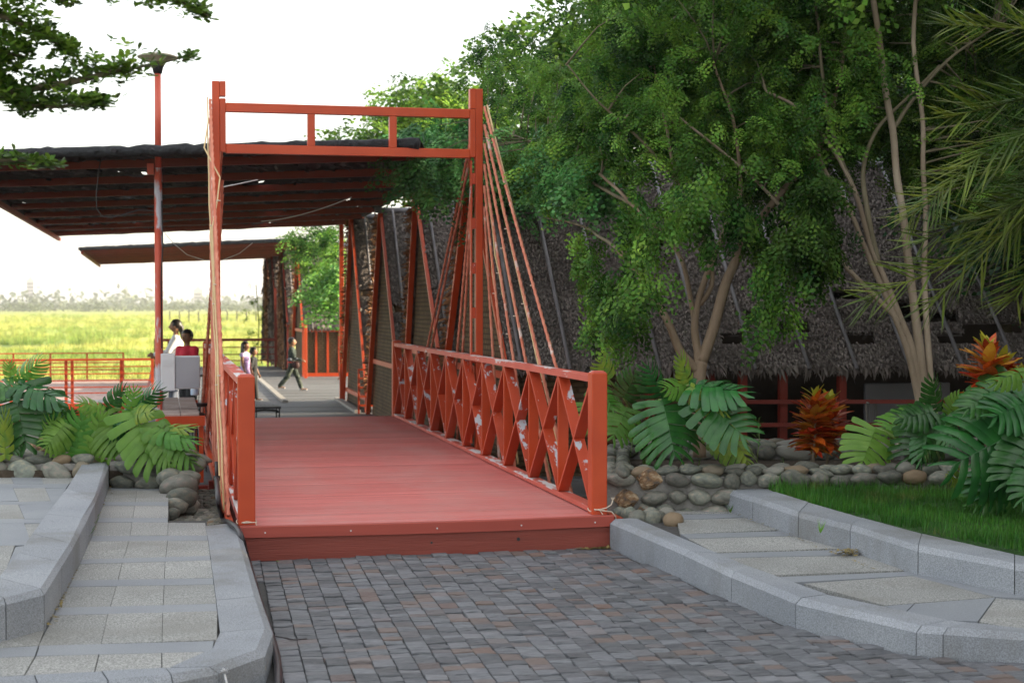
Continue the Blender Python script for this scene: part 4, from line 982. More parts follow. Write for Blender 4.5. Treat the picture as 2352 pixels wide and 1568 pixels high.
MB().box(Lx, Rx+.1, yB+.1, yB+1.6, zT-1.09, zT-1.05).build('walkway_board', m_wood, bw)
bw2 = thing('boardwalk_railing', (-6, 44, -1.3), 'farther red railing across the pink gravel, half hidden by the nearer one', 'railing')
for k, z in enumerate((-.02, -.35, -.6)): MB().box(-10, -1.4, 56.0, 56.04, z-.02, z+.02).build('rail', m_red, bw2)
for i in range(8): MB().box(-10+i*1.22, -9.94+i*1.22, 56.05, 56.1, -1.0, 0).build('upright', m_red, bw2)
# ------------------------------------------------------------------ foliage builders
def pinnate(npin=8, nlf=5, L=.30, pin=.12, lw=.027, ll=.034, seed=0):
    """bipinnate leaf along +x: hanging pinnae carrying small leaflets."""
    r = random.Random(seed); v = []; f = []; bend = r.uniform(.15,.6)
    def q(a, b_, c, d): n = len(v); v.extend([a, b_, c, d]); f.append((n, n+1, n+2, n+3))
    arc = lambda t: Vector((L*t, .12*L*(bend-.4)*t*t*4, .10*L*math.sin(t*2.4) - bend*L*t*t))
    for i in range(4):
        a, c = arc(i/4), arc((i+1)/4); q(a+Vector((0,.0016,0)), a-Vector((0,.0016,0)), c-Vector((0,.0012,0)), c+Vector((0,.0012,0)))
    for i in range(npin):
        t = (i+1.2)/(npin+.8); b0 = arc(t); pl_ = pin*(1-.45*abs(t-.45)*1.4)
        for s in (-1, 1):
            if r.random() < .12: continue
            d = Vector((.28+r.uniform(-.3,.3), s*.62+r.uniform(-.35,.35), -.78+r.uniform(-.35,.35))).normalized(); pl_ = pin*r.uniform(.65,1.25)
            side = d.cross(Vector((0,0,1))).normalized()
            for k in range(nlf):
                u = (k+1)/nlf; c = b0 + d*pl_*u + Vector((0,0,-.02*u*u)); e = side*((-1)**k)*lw*r.uniform(.6,1.15)
                ll2 = ll*r.uniform(.7,1.3); tt = d*ll*.62 + e*.5 + Vector((r.uniform(-.004,.004), r.uniform(-.004,.004), r.uniform(-.006,.004)))
                w = side*lw*.5 if k % 2 else d*lw*.5
                m = c + e*.8
                jz = Vector((r.uniform(-.005,.005), r.uniform(-.005,.005), r.uniform(-.008,.008))); q(c, m - d*ll2*.36 + e*.35+jz, m + e*.85-jz, m + d*ll2*.5 + e*.25+jz)
    return np.array([tuple(p) for p in v]), np.array(f)
PIN = [pinnate(seed=i, npin=r_, L=l_) for i, (r_, l_) in enumerate(((8,.30),(7,.26),(9,.33),(6,.24),(8,.28)))]
PIN_B = [pinnate(7, 4, lw=.034, ll=.042, pin=.12, seed=i+5) for i in range(2)]
PIN_FAR = [pinnate(6, 3, .34, .14, .05, .06, seed=i+9) for i in range(2)]
def px_inside(x, y, poly): return inside(x, y, poly)
def crown(root, name, P, m, scale=(.8, 1.25), droop=(-.9, .1), tmpl=PIN, out=None):
    P = np.asarray(P, float); k = len(P); a = rng.uniform(0, 2*np.pi, k); dz = rng.uniform(droop[0], droop[1], k)
    d = np.stack([np.cos(a), np.sin(a), dz], 1)
    if out is not None: d[:, :2] += out
    up = np.stack([rng.normal(0,.25,k), rng.normal(0,.25,k), np.ones(k)], 1); Fm = frames(d, up, rng.uniform(scale[0], scale[1], k))
    V = []; F = []; off = 0
    for t, (tv, tf) in enumerate(tmpl):
        s = slice(t, None, len(tmpl)); Mx, PP = Fm[s], P[s]; kk = len(PP)
        vv = np.einsum('kij,nj->kni', Mx, tv) + PP[:,None,:]; ff = tf[None] + (np.arange(kk)*len(tv))[:,None,None] + off
        V.append(vv.reshape(-1,3)); F.append(ff.reshape(-1,4)); off += kk*len(tv)
    me = quads_mesh(name, np.concatenate(V), np.concatenate(F), m)
    tone = np.concatenate([np.repeat(rng.uniform(-.5, .7, len(P[t::len(tmpl)])), len(tmpl[t][0])) for t in range(len(tmpl))]).astype(np.float32)
    if len(tone) == len(me.vertices): me.attributes.new('tone', 'FLOAT', 'POINT').data.foreach_set('value', tone)
    return link(name, me, root)
def clumps(poly, D0, D1, n_cl, per, rad, flat=.8, zlim=None, gaps=()):
    """clump centres scattered in a region seen at depth D0..D1; leaves gathered round each."""
    xs = [p[0] for p in poly]; ys = [p[1] for p in poly]; cs = []; tries = 0
    while len(cs) < n_cl and tries < n_cl*60:
        tries += 1; x, y = random.uniform(min(xs), max(xs)), random.uniform(min(ys), max(ys))
        if not inside(x, y, poly): continue
        if any((x-g[0])**2/(g[2]**2) + (y-g[1])**2/(g[3]**2) < 1 for g in gaps): continue
        D = random.uniform(D0, D1); cs.append(gd(x, y, max(D, 14700/(x-380) + random.uniform(0, .5)) if 1080 < x < 1500 and D < 18 else D))
    P = []
    for c in cs:
        n = int(per*random.uniform(.6, 1.4)); r_ = rad*random.uniform(.6, 1.3)
        q = rng.normal(0, 1, (n,3))*np.array([r_, r_, r_*flat])*.55; P.append(q + np.array(c))
    return np.concatenate(P), cs
def limb(root, pts, r0, r1, m=m_bark, name='limb', n=8, wob=.0):
    P = [Vector(p) for p in pts]
    # Catmull-Rom smoothing
    Q = []
    for i in range(len(P)-1):
        a, b_, c, d = P[max(i-1,0)], P[i], P[i+1], P[min(i+2,len(P)-1)]
        for k in range(5):
            t = k/5; Q.append(.5*((2*b_)+(c-a)*t+(2*a-5*b_+4*c-d)*t*t+(3*b_-a-3*c+d)*t**3))
    Q.append(P[-1]); N = len(Q)
    Q = [q + Vector((noise.noise(q*2.2)*wob, noise.noise(q*2.2+Vector((9,0,0)))*wob, 0)) for q in Q]
    rs = [r0+(r1-r0)*i/(N-1) for i in range(N)]; rs = [r*(1+.09*noise.noise(Q[i]*5)) for i, r in enumerate(rs)]
    return MB().tube(Q, rs, n).build(name, m, root, True)
def pl_(pts, D): return [gd(p[0], p[1], p[2] if len(p) > 2 else D) for p in pts]
def twigs(root, cs, stems, m=m_bark2, r=.011, every=1, name='twig'):
    """one joined set of twigs from the nearest limb point to each clump centre."""
    m_ = MB(); S = [Vector(p) for st in stems for p in st]
    for c in cs[::every]:
        q = min(S, key=lambda s: (s-c).length + (0 if s.z < c.z+.3 else .8)); mid = q.lerp(c, .55)+Vector((0,0,.10*(c-q).length))
        m_.tube([q, q.lerp(mid,.5)+Vector((random.gauss(0,.02),random.gauss(0,.02),0)), mid, c], [r, r*.8, r*.6, r*.25], 5)
    return m_.build(name, m, root, True, kind='stuff')
def dense(pts, k=12):                                              # sample points along polyline
    out = []
    for a, c in zip(pts, pts[1:]):
        out += [Vector(a).lerp(Vector(c), i/k) for i in range(k)]
    return out + [Vector(pts[-1])]

# ------------------------------------------------------------------ pinnate tree beside the bridge
D1_ = 14.2
t1 = thing('feathery_tree', gd(1605, 1045, D1_), 'feathery green tree with several leaning brown stems in the planter, right of the rope stays', 'tree')
S1 = [pl_(p, D1_) for p in ([(1606,1050),(1602,960),(1606,880),(1612,830)], [(1612,830),(1640,745),(1668,660),(1695,590),(1712,545),(1765,475),(1840,395)],
      [(1610,835),(1596,760),(1606,690),(1640,590),(1668,510)], [(1604,850),(1560,800),(1520,715),(1470,640),(1420,575)], [(1602,860),(1598,760),(1580,650),(1540,560),(1450,470),(1380,400,14.8)],
      [(1700,580),(1690,500),(1700,420),(1690,300),(1640,150)], [(1610,700),(1640,640),(1610,540),(1560,420),(1530,300,14.4),(1500,150,14.8)], [(1450,470),(1330,400,15.6),(1230,330,17.4),(1120,290,19.5)], [(1560,420),(1480,330),(1380,240),(1300,150)], [(1850,395),(1900,300),(1930,180),(1940,60)], [(1420,575),(1340,520,15.4),(1250,500,17)])]
R1 = [(.066,.056),(.055,.028),(.042,.022),(.045,.02),(.03,.014),(.026,.012),(.024,.01),(.018,.006),(.018,.006),(.026,.01),(.018,.007)]
for p, (a, c) in zip(S1, R1): limb(t1, p, a, c, m_bark_b if a > .02 else m_bark2, 'trunk' if a > .08 else 'limb', wob=.03)
gaps1 = [(1250,560,95,140), (1560,600,75,90), (1330,470,50,60), (1290,640,70,60), (1560,660,60,80), (1405,470,55,70), (1250,560,45,90), (1640,560,40,50), (1220,690,80,80), (1155,430,40,70), (1790,640,60,90), (1450,630,40,40)]
gaps_s = [(1320,215,80,50)]
polyA = [(1085,120),(1130,80),(1180,180),(1260,120),(1330,140),(1400,60),(1430,-120),(1990,-160),(2020,100),(1960,330),(1880,330),(1800,360),(1720,400),(1640,440),(1560,440),(1500,450),(1450,500),(1390,500),(1350,450),(1310,440),(1240,420),(1180,340),(1150,290),(1110,200)]
PA, CA = clumps(polyA, 13.6, 16.0, 215, 10, .32, gaps=gaps1)
crown(t1, 'crown', PA, m_leaf, scale=(.65,1.0))
twigs(t1, CA, [dense(s, 6) for s in S1[1:]], every=2)
# lighter bright sprays at its left edge, reaching behind the gate
polyB = [(940,300),(1000,270),(1090,290),(1180,330),(1230,420),(1180,470),(1100,430),(1010,420),(950,400),(930,350)]
PB, CB = clumps(polyB, 18.4, 19.6, 34, 9, .30); PB2, CB2 = clumps([(1130,330),(1230,290),(1330,300),(1400,380),(1330,470),(1240,470)], 13.6, 14.4, 26, 9, .26)
crown(t1, 'bright_spray', np.concatenate([PB, PB2]), leafmat('bright_pinnate_leaf', (.05,.17,.045), (.09,.27,.07)), tmpl=PIN_B)
twigs(t1, CB+CB2, [dense(S1[7], 8)], r=.008)
# hanging sprays in front of the roof
hang = [(1390,700),(1410,660),(1380,640),(1430,720),(1360,560),(1480,600),(1200,360),(1700,470),(1740,520),(1620,420),(1590,480),(1790,632),(1770,655),(1520,500),(1460,520),(1300,380)]
PH = np.concatenate([rng.normal(0,1,(13,3))*np.array([.10,.10,.17]) + np.array(gd(x, y, max(random.uniform(13.2,14.2), 14700/(x-380)))) for x, y in hang]); crown(t1, 'hanging_spray', PH, m_leaf, tmpl=PIN, droop=(-1.6,-.3))

# ------------------------------------------------------------------ many-stemmed tree to its right
D2_ = 14.0
t2 = thing('feathery_tree', gd(2115, 1000, D2_), 'taller feathery tree with a fan of slender pale trunks at the right', 'tree')
S2 = [pl_(p, D2_) for p in ([(2118,1010),(2112,930),(2090,830),(2062,750),(2030,670),(1985,560),(1945,470),(1900,400),(1878,340)], [(2122,1010),(2116,900),(2092,800),(2060,715),(2020,610),(2000,560),(1960,430),(1905,330),(1830,250),(1760,210)],
      [(2132,1010),(2124,900),(2108,780),(2092,660),(2080,560),(2070,450),(2050,300),(2025,150),(2008,0),(1995,-200)], [(2142,1010),(2138,880),(2126,720),(2122,600),(2125,450),(2122,300),(2100,100),(2120,-100)],
      [(2068,742),(2020,690),(1950,620),(1880,555),(1800,485),(1730,410),(1650,340),(1560,270)], [(2020,610),(1990,470),(1985,380),(2010,300),(2080,230),(2160,150)], [(1960,430),(1920,330),(1890,200),(1880,60),(1850,-100)], [(2050,300),(2120,200),(2200,120),(2290,60)])]
R2_ = [(.036,.017),(.042,.012),(.046,.026),(.033,.018),(.028,.01),(.03,.01),(.022,.01),(.02,.008)]
for i, (p, (a, c)) in enumerate(zip(S2, R2_)): limb(t2, p, a, c, m_bark if i < 5 else m_bark2, 'trunk' if i < 4 else 'limb', wob=.02)
polyC = [(1650,-150),(2420,-150),(2420,480),(2300,470),(2200,400),(2130,380),(2060,360),(1980,320),(1900,350),(1850,430),(1790,430),(1720,380),(1660,330),(1640,200)]
PC, CC = clumps(polyC, 14.1, 16.6, 225, 11, .34, gaps=[(1960,480,60,60)])
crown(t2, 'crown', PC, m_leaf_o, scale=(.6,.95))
twigs(t2, CC, [dense(s, 6) for s in S2[1:]], every=2)
PD, _ = clumps([(1820,500),(1880,380),(1930,350),(1900,420),(1880,560),(1850,600),(1790,570)], 13.3, 13.9, 14, 9, .16); crown(t2, 'low_spray', PD, m_leaf_o, droop=(-1.4,-.2))
# crown parts above the picture that shade what is below
PT, _ = clumps([(1500,-500),(2500,-600),(2500,-160),(1500,-160)], 12.5, 16.5, 90, 12, .5); crown(t2, 'upper_crown', PT, m_leaf, tmpl=PIN_FAR)

# ------------------------------------------------------------------ trees behind the halls
def far_tree(label, base, stems, polys, D0, D1, n, per, rad, m, tm=PIN_FAR, sc_=(1.2,1.8), gaps=()):
    t = thing('bushy_tree', base, label, 'tree', 'trees behind the halls')
    for s in stems: limb(t, s, .12, .04, m_bark2, 'trunk')
    for poly in polys:
        P, C = clumps(poly, D0, D1, n, per, rad, gaps=gaps); crown(t, 'crown', P, m, scale=sc_, tmpl=tm, droop=(-.9,.5)); twigs(t, C, [dense(s, 8) for s in stems], every=3, r=.02)
    return t
b1 = gd(1300, 820, 26); b1.z = -1.3
far_tree('yellow-green bushy tree rising behind the roof of the nearest hall', b1, [[b1, gd(1290,400,26), gd(1300,200,26)], [gd(1290,450,26), gd(1180,300,26)], [gd(1300,350,26), gd(1440,180,26)]],
    [[(1190,200),(1215,75),(1270,25),(1330,5),(1380,-40),(1460,-150),(2250,-150),(2250,420),(1700,400),(1400,420),(1150,430)]], 24, 28, 320, 11, .75, m_leaf_y)
b2 = gd(1000, 860, 33); b2.z = -1.3
far_tree('lower bushy tree showing between the gate beams and over the canopy', b2, [[b2, gd(1005,450,33), gd(1000,330,33)], [gd(1005,430,33), gd(900,320,33)]],
    [[(770,345),(790,312),(830,322),(868,300),(872,245),(920,250),(935,205),(985,192),(1040,205),(1085,190),(1130,220),(1180,250),(1180,420),(1000,420),(900,390),(780,370)]], 31, 35, 120, 11, .62, m_leaf_y)
b3 = gd(2300, 800, 19); b3.z = -.6
far_tree('dark leafy tree filling the right edge behind the palm', b3, [[b3, gd(2310,500,19), gd(2300,200,19)], [gd(2310,400,19), gd(2450,250,19)]],
    [[(2180,-100),(2500,-100),(2500,620),(2340,600),(2260,520),(2180,420)]], 16.5, 20, 150, 12, .6, leafmat('shaded_leaf', (.02,.07,.022), (.035,.11,.03)), sc_=(.9,1.4))  # shade at the right edge put into a darker leaf colour
b4 = gd(835, 860, 43.5); b4.z = -1.0
t4 = far_tree('dark green tree hanging down between the two canopies', b4, [[b4, gd(830,650,43.5), gd(775,560,43)]],
    [[(658,535),(668,522),(800,518),(815,560),(800,640),(790,690),(755,680),(745,640),(715,640),(700,590),(668,580)]], 41, 44, 44, 9, .22, m_leaf, sc_=(.8,1.2))
P5, _ = clumps([(715,645),(790,610),(800,640),(785,690),(745,680),(722,660)], 39, 40.5, 12, 8, .4); crown(t4, 'low_spray', P5, leafmat('lit_leaf', (.07,.20,.03), (.12,.30,.05)), scale=(1.2,1.7), tmpl=PIN_FAR)  # sunlit look put into the brighter leaf colour of this spray

# ------------------------------------------------------------------ shade trees at the left, out of frame but for one bough
obl = [(0,0,0),(.5,-.16,.02),(1,0,0),(.5,.16,.02)]
def obovate():
    v = []; f = []; r = random.Random(3)
    for k in range(6):
        a = k*2*math.pi/6+r.uniform(-.3,.3); el = r.uniform(-.1,.7); d = Vector((math.cos(a)*math.cos(el), math.sin(a)*math.cos(el), math.sin(el))); s = d.cross(Vector((0,0,1))).normalized()
        n = len(v); v += [tuple(d*.004-s*.001), tuple(d*.026-s*.0095), tuple(d*.038-s*.006), tuple(d*.038+s*.006), tuple(d*.026+s*.0095), tuple(d*.004+s*.001)]
        f += [(n, n+1, n+4, n+5), (n+1, n+2, n+3, n+4)]
    return np.array(v), np.array(f)
OB = [obovate()]
base = Vector((-4.6, 8.2, -.2))
ts = thing('shade_tree', base, 'small-leaved shade tree at the left, its dark bough reaching in over the lamp post', 'tree')
limb(ts, [base, base+Vector((.1,.1,2)), base+Vector((.3,.1,3.6)), base+Vector((.3,.3,6.5))], .17, .08, m_bark2, 'trunk')
boughs = [([(-60,215),(60,205),(160,190),(260,165),(340,150),(440,128)], 46, .016), ([(-60,20),(20,40),(80,70),(150,110),(165,125)], 42, .016), ([(-60,170),(40,235),(130,245),(200,240),(245,238)], 22, .012),
          ([(60,-60),(200,-25),(330,-8),(420,8),(480,38)], 24, .010), ([(-60,365),(30,368),(90,374),(132,382)], 12, .008), ([(-80,110),(0,120),(60,130)], 60, .02), ([(-80,120),(10,200),(60,262)], 30, .012),([(-60,-40),(60,-20),(170,10)], 24, .01)]
Pts = []
def proj(p): q = R.transposed() @ (Vector(p)-CAM); return 1176+q.x/-q.z*FPX, 784-q.y/-q.z*FPX
for pts, th, r0 in boughs:
    P = pl_([(x, y) for x, y in pts], 7.6); st = [base+Vector((.3,.1,3.2))] if pts[0][1] < 300 else [base+Vector((.2,.1,2.2))]
    limb(ts, st+[P[0]+Vector((-.5,0,.1))]+P, r0*2.2, .003, m_bark2, 'bough', 6)
    dn = dense(P, 26)
    for i, q in enumerate(dn):
        t = i/len(dn); w = th/FPX*7.6*(1-.86*t)
        for _ in range(int(.9 + th*.036*(1-.5*t) + random.random())):
            c_ = np.array(q) + rng.normal(0, 1, 3)*np.array([w*.75, .10, w*.8]) + np.array([0,0,w*.25]); u_, v_ = proj(c_)
            if 305 < u_ < 430 and v_ > 118 and random.random() < .78: continue
            Pts.append(c_)
crown(ts, 'leaf_cluster', np.array(Pts), m_leaf_s, scale=(.95,1.5), droop=(-.6,.6), tmpl=OB)
P6 = rng.normal(0, 1, (900,3))*np.array([1.5,1.7,1.2]) + np.array([-4.9,7.0,5.6]); P6 = P6[(P6[:,0] < -2.4) & (P6[:,2] > 3.4)]; crown(ts, 'crown', P6, m_leaf_s, scale=(4,6), tmpl=OB)
blob = [pinnate(6, 3, .5, .3, .16, .18, seed=i+31) for i in range(2)]
m_sh = leafmat('shaded_crown_leaf', (.022,.070,.014), (.045,.12,.022))  # darker copy of the leaf colour, with the shade of the row in it
for i, (x, y, h) in enumerate(((14.0, -4.5, 10.0), (13.2, 2.5, 10.6), (13.6, 9.0, 11.2), (15.4, 15.5, 11.0), (17.0, 22.0, 10.4))):
    lab = ['shade tree nearest the camera in the row beyond the lawn at the right', 'second shade tree in the row beyond the lawn at the right', 'third shade tree in the row beyond the lawn, behind the date palm', 'fourth shade tree, its dark crown closing the view behind the palm', 'farthest shade tree behind the right end of the nearest hall'][i]
    t = thing('shade_tree', (x, y, -1.2), lab, 'tree', 'row of shade trees right of the view')
    limb(t, [(x, y, -1.3), (x+.1, y, 1), (x, y+.1, h*.7)], .2, .1, m_bark2, 'trunk')
    k = 2300; q = rng.normal(0, 1, (k,3)); q /= np.linalg.norm(q, axis=1, keepdims=True); q *= rng.uniform(.3, 1, k)[:,None]**.5
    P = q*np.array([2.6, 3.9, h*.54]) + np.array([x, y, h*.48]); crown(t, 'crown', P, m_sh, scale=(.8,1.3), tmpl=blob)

# ------------------------------------------------------------------ palm at the right
base = gd(2620, 900, 10.6); base.z = .1
pm = thing('date_palm', base, 'date palm whose stiff pointed fronds reach in from the right edge', 'palm')
limb(pm, [base, base+Vector((0,.05,1.0)), base+Vector((0,.1,2.2))], .17, .14, mat('palm_trunk', (.12,.09,.06), (.2,.16,.11), scale=8, rough=.95, bump=1, bscale=14, bdist=.04), 'trunk', 12)
heart = base+Vector((0,.1,2.3))
def frond(pts, L=.34, n=46, droop=.25, m=m_palm, w=.014, tw=0.0):
    P = [Vector(p) for p in pts]; Q = []
    for i in range(len(P)-1):
        a, b_, c, d = P[max(i-1,0)], P[i], P[i+1], P[min(i+2,len(P)-1)]
        for k in range(10):
            t = k/10; Q.append(.5*((2*b_)+(c-a)*t+(2*a-5*b_+4*c-d)*t*t+(3*b_-a-3*c+d)*t**3))
    Q.append(P[-1]); m_ = MB(); m_.tube(Q, [.011*(1-i/len(Q))+.0025 for i in range(len(Q))], 6)
    for i in range(n):
        t = (.06+.94*i/n); f = t*(len(Q)-1); k = min(int(f), len(Q)-2); p = Q[k].lerp(Q[k+1], f-k); ax = (Q[k+1]-Q[k]).normalized()
        sd0 = ax.cross(Vector((0,0,1))).normalized(); up = sd0.cross(ax).normalized()
        ll = L*(.55+.75*math.sin(math.pi*min(1, .15+t*.8)))*random.uniform(.85,1.12)
        for s in (-1, 1):
            d = (ax*random.uniform(.75,1.05) + sd0*s*random.uniform(.35,.8) + up*(random.choice((.75,.25,-.45))*random.uniform(.7,1.2) - droop*.3)).normalized()
            wv = d.cross(up).normalized()*w; nv = up*w*.35
            mid = p + d*ll*.5 - Vector((0,0,droop*ll*.10)); tip = p + d*ll - Vector((0,0,droop*ll*.42))
            a0 = len(m_.v); m_.v += [tuple(x) for x in (p-wv*.5, p+nv*.4, p+wv*.5, mid-wv*.8, mid+nv, mid+wv*.8, tip)]
            m_.f += [(a0, a0+1, a0+4, a0+3), (a0+1, a0+2, a0+5, a0+4), (a0+3, a0+4, a0+6), (a0+4, a0+5, a0+6)]
    return m_.build('frond', m, pm)
FR = [[(2500,420),(2330,470),(2190,600),(2050,660),(1985,690)], [(2560,330),(2420,420),(2310,530),(2200,640),(2140,700)], [(2560,180),(2400,215),(2260,250),(2170,272)], [(2560,90),(2400,70),(2260,60),(2180,58)],
      [(2520,330),(2380,350),(2250,400),(2150,455),(2085,500)], [(2540,260),(2420,290),(2300,330),(2200,400),(2130,470)], [(2560,380),(2420,440),(2300,490),(2190,520),(2110,560)], [(2560,420),(2450,520),(2380,610),(2330,690)],
      [(2560,300),(2460,330),(2380,400),(2300,470)], [(2560,360),(2480,400),(2380,455),(2290,545),(2215,610)]]
for i, pts in enumerate(FR): frond([heart.lerp(gd(pts[0][0], pts[0][1], 10.2), .5)] + pl_([(x, y, 9.6+.12*(i % 5)) for x, y in pts], 9.8), L=.33, n=40, droop=.12, w=.016)
for i in range(6):
    a = -1.3+i*.42; e = heart+Vector((math.cos(a)*1.9, math.sin(a)*1.9, .7)); frond([heart, heart.lerp(e,.5)+Vector((0,0,.5)), e, e+Vector((math.cos(a)*.5, math.sin(a)*.5,-.5))], L=.3, n=30)

# ------------------------------------------------------------------ monstera
def monstera_blade(nl=8, slit=.30, seed=0, curl=.25):
    """split leaf: base at origin, midrib along +x, length 1; lobes joined near the midrib."""
    r = random.Random(seed); v = []; f = []
    def hw(t): return .60*math.sin(math.pi*min(1, (t+.20)/1.20))**.55*(1-.16*t)   # half width along the leaf
    for s in (-1, 1):
        for i in range(nl):
            t0, t1 = -.0+i/nl, (i+1)/nl; tm = (t0+t1)/2; W = hw(tm)*r.uniform(.92,1.06); sweep = .04+.30*tm
            if i == nl-1: W *= .75; sweep = .26
            cols = []; sl = slit if 0 < i else slit*.6
            for j, u in enumerate((0, .46, .60, .80, .94, 1.0)):
                k = 1.03 if u < .5 else (1-sl*min(1, (u-.46)/.14)) ; k *= (1, 1, 1, 1.03, .93, .58)[j]
                c = tm + sweep*u**1.3 - (.16*u if i == 0 else 0) - (.07*u if i == 1 else 0); hwid = (t1-t0)/2*k*(1+.38*u)
                z = -curl*(W*u)**2*2.2 - .28*curl*(c**2)*1.4 + .02*math.sin(i*2.3+s) + (.035*u if True else 0)
                cols.append(((c-hwid, s*W*u, z-.006), (c, s*W*u, z+.014*(1 if 0 < u < 1 else 0)), (c+hwid, s*W*u, z-.006)))
            n0 = len(v)
            for q in cols: v.extend(q)
            for j in range(5):
                a = n0+j*3
                for e in (0, 1): f.append((a+e, a+e+1, a+e+4, a+e+3) if s > 0 else (a+e, a+e+3, a+e+4, a+e+1))
    n0 = len(v)                                                    # raised midrib
    for k in range(9):
        t = k/8; w = .011*(1-t)+.002; z = -.28*curl*t*t*1.4+.008; v += [(t, -w, z), (t, 0, z+w*1.0), (t, w, z)]
    for k in range(8):
        a = n0+k*3; f += [(a, a+1, a+4, a+3), (a+1, a+2, a+5, a+4)]
    return np.array(v), np.array(f)
MBL = {}
def blade_mesh(seed, m):
    key = (seed, m.name)
    if key not in MBL: V, F = monstera_blade(seed=seed, nl=(8,9,8)[seed % 3], slit=(.06,.10,.04)[seed % 3], curl=(.35,.6,.22)[seed % 3]); MBL[key] = quads_mesh('monstera_blade', V, F, m, True)
    return MBL[key]
def mleaf(root, base, tip, tilt=(0,-1,.5), wid=1.0, m=m_mon, seed=0, stalk_from=None, sr=.017, bow=.12):
    base, tip = Vector(base), Vector(tip); x = (tip-base); L = x.length*1.12; x.normalize(); n = Vector(tilt); n = (n - x*n.dot(x)).normalized(); y = n.cross(x)
    M4 = Matrix(((x.x*L, y.x*L*wid, n.x*L, base.x), (x.y*L, y.y*L*wid, n.y*L, base.y), (x.z*L, y.z*L*wid, n.z*L, base.z), (0,0,0,1)))
    o = link('leaf', blade_mesh(seed, m), root); o.matrix_parent_inverse = wmat(root).inverted(); o.matrix_basis = M4
    if stalk_from is not None:
        a = Vector(stalk_from); mid = a.lerp(base, .55) + Vector((0, 0, bow*(base-a).length)) - x*.02
        MB().tube([a, a.lerp(mid,.5)+Vector((0,0,.01)), mid, mid.lerp(base,.5)+Vector((0,0,.01)), base], [sr, sr*.9, sr*.8, sr*.65, sr*.5], 7).build('leaf_stalk', m_stalk, root, True)
    return o
def M_g(p, D): return gd(*cm(*p), D)
rt = gz(*cm(490, 960), .17); D = 13.1
mon = thing('monstera_plant', rt, 'big monstera with broad split leaves just right of the front railing post', 'plant')
MB().tube([rt+Vector((0,0,-.05)), rt+Vector((.01,0,.06)), rt+Vector((0,.02,.14))], [.045,.04,.03], 8).build('stem', m_stalk, mon, True)
for (b, t, tilt, w, m, s, D_, st) in (((850,290),(1245,300),(0,-.55,1),1.05,m_mon,0,12.9,True), ((620,415),(735,800),(-.1,-1,.35),1.15,m_mon,1,12.95,True), ((975,400),(1290,680),(.2,-1,.5),1.15,m_mon,2,12.8,False),
    ((300,400),(385,240),(-.2,-1,.3),.9,m_mon,0,13.3,True), ((625,410),(560,190),(.1,-1,.1),.8,m_mon,1,13.2,False), ((850,300),(800,90),(.2,-1,0),.5,m_mon_y,2,13.0,False), ((855,295),(690,300),(0,-1,.6),.8,m_mon_l,0,13.0,False),
    ((1150,600),(1345,880),(0,-1,.4),.7,m_mon_y,1,13.2,False), ((330,480),(230,700),(-.1,-1,.3),1.0,m_mon_l,2,13.5,True), ((860,300),(1110,430),(.1,-1,.4),.55,m_mon_y,1,12.85,False), ((760,470),(870,700),(0,-1,.3),1.3,m_mon,1,13.5,False),
    ((180,250),(130,120),(0,-1,.2),.9,m_mon_y,0,13.5,True), ((60,300),(190,420),(0,-1,.3),1.0,m_mon_l,1,13.6,False), ((20,440),(60,650),(-.1,-1,.3),1.1,m_mon_l,2,13.9,True), ((1010,640),(1180,850),(0,-1,.3),.6,m_mon_l,0,13.4,True), ((870,330),(1060,240),(0,-.7,.9),.9,m_mon,1,13.25,False)):
    mleaf(mon, M_g(b, D_), M_g(t, D_-.15), tilt, w, m, s, rt+Vector((random.uniform(-.03,.03), 0, .06)) if st else None)
D = 13.1
def rg(p, D): return gd(*cq(*p), D)
r2_ = gd(2138, 1088, 13.5); r2_.z = .17
mon2 = thing('monstera_plant', r2_, 'monstera with a pale stalk and drooping split leaves under the many-stemmed tree', 'plant')
MB().tube([r2_, r2_+Vector((0,0,.3)), r2_+Vector((.02,0,.55))], [.035,.03,.025], 8).build('stem', m_stalk, mon2, True)
for (b, t, tilt, w, m, s, D_, sf) in (((700,800),(620,1030),(-.2,-1,.2),1.2,m_mon_l,0,13.1,(1030,1140)), ((1120,700),(960,970),(-.3,-1,.35),1.0,m_mon,1,13.0,(1090,1130)), ((1110,690),(900,720),(0,-.8,.8),.9,m_mon,2,13.0,None), ((1130,690),(1120,500),(.1,-1,.1),.7,m_mon,0,13.1,(1095,1130)),
    ((1150,720),(1270,880),(.1,-1,.4),.9,m_mon,1,13.0,(1110,1130)), ((1190,700),(1290,600),(0,-1,.4),.8,m_mon_l,2,13.15,None), ((930,720),(770,790),(0,-.8,.8),.9,m_mon_l,2,13.3,(1080,1120)), ((1080,760),(1040,1000),(0,-1,.2),.6,m_mon,0,13.0,None), ((1220,740),(1390,700),(0,-.7,.8),.9,m_mon,1,13.3,(1120,1120))):
    mleaf(mon2, rg(b, D_), rg(t, D_-.1), tilt, w, m, s, rg(sf, 13.1) if sf else None)
r3_ = gd(2400, 1090, 11.6); r3_.z = .15
mon3 = thing('monstera_plant', r3_, 'large dark monstera at the right edge spilling over the stones', 'plant')
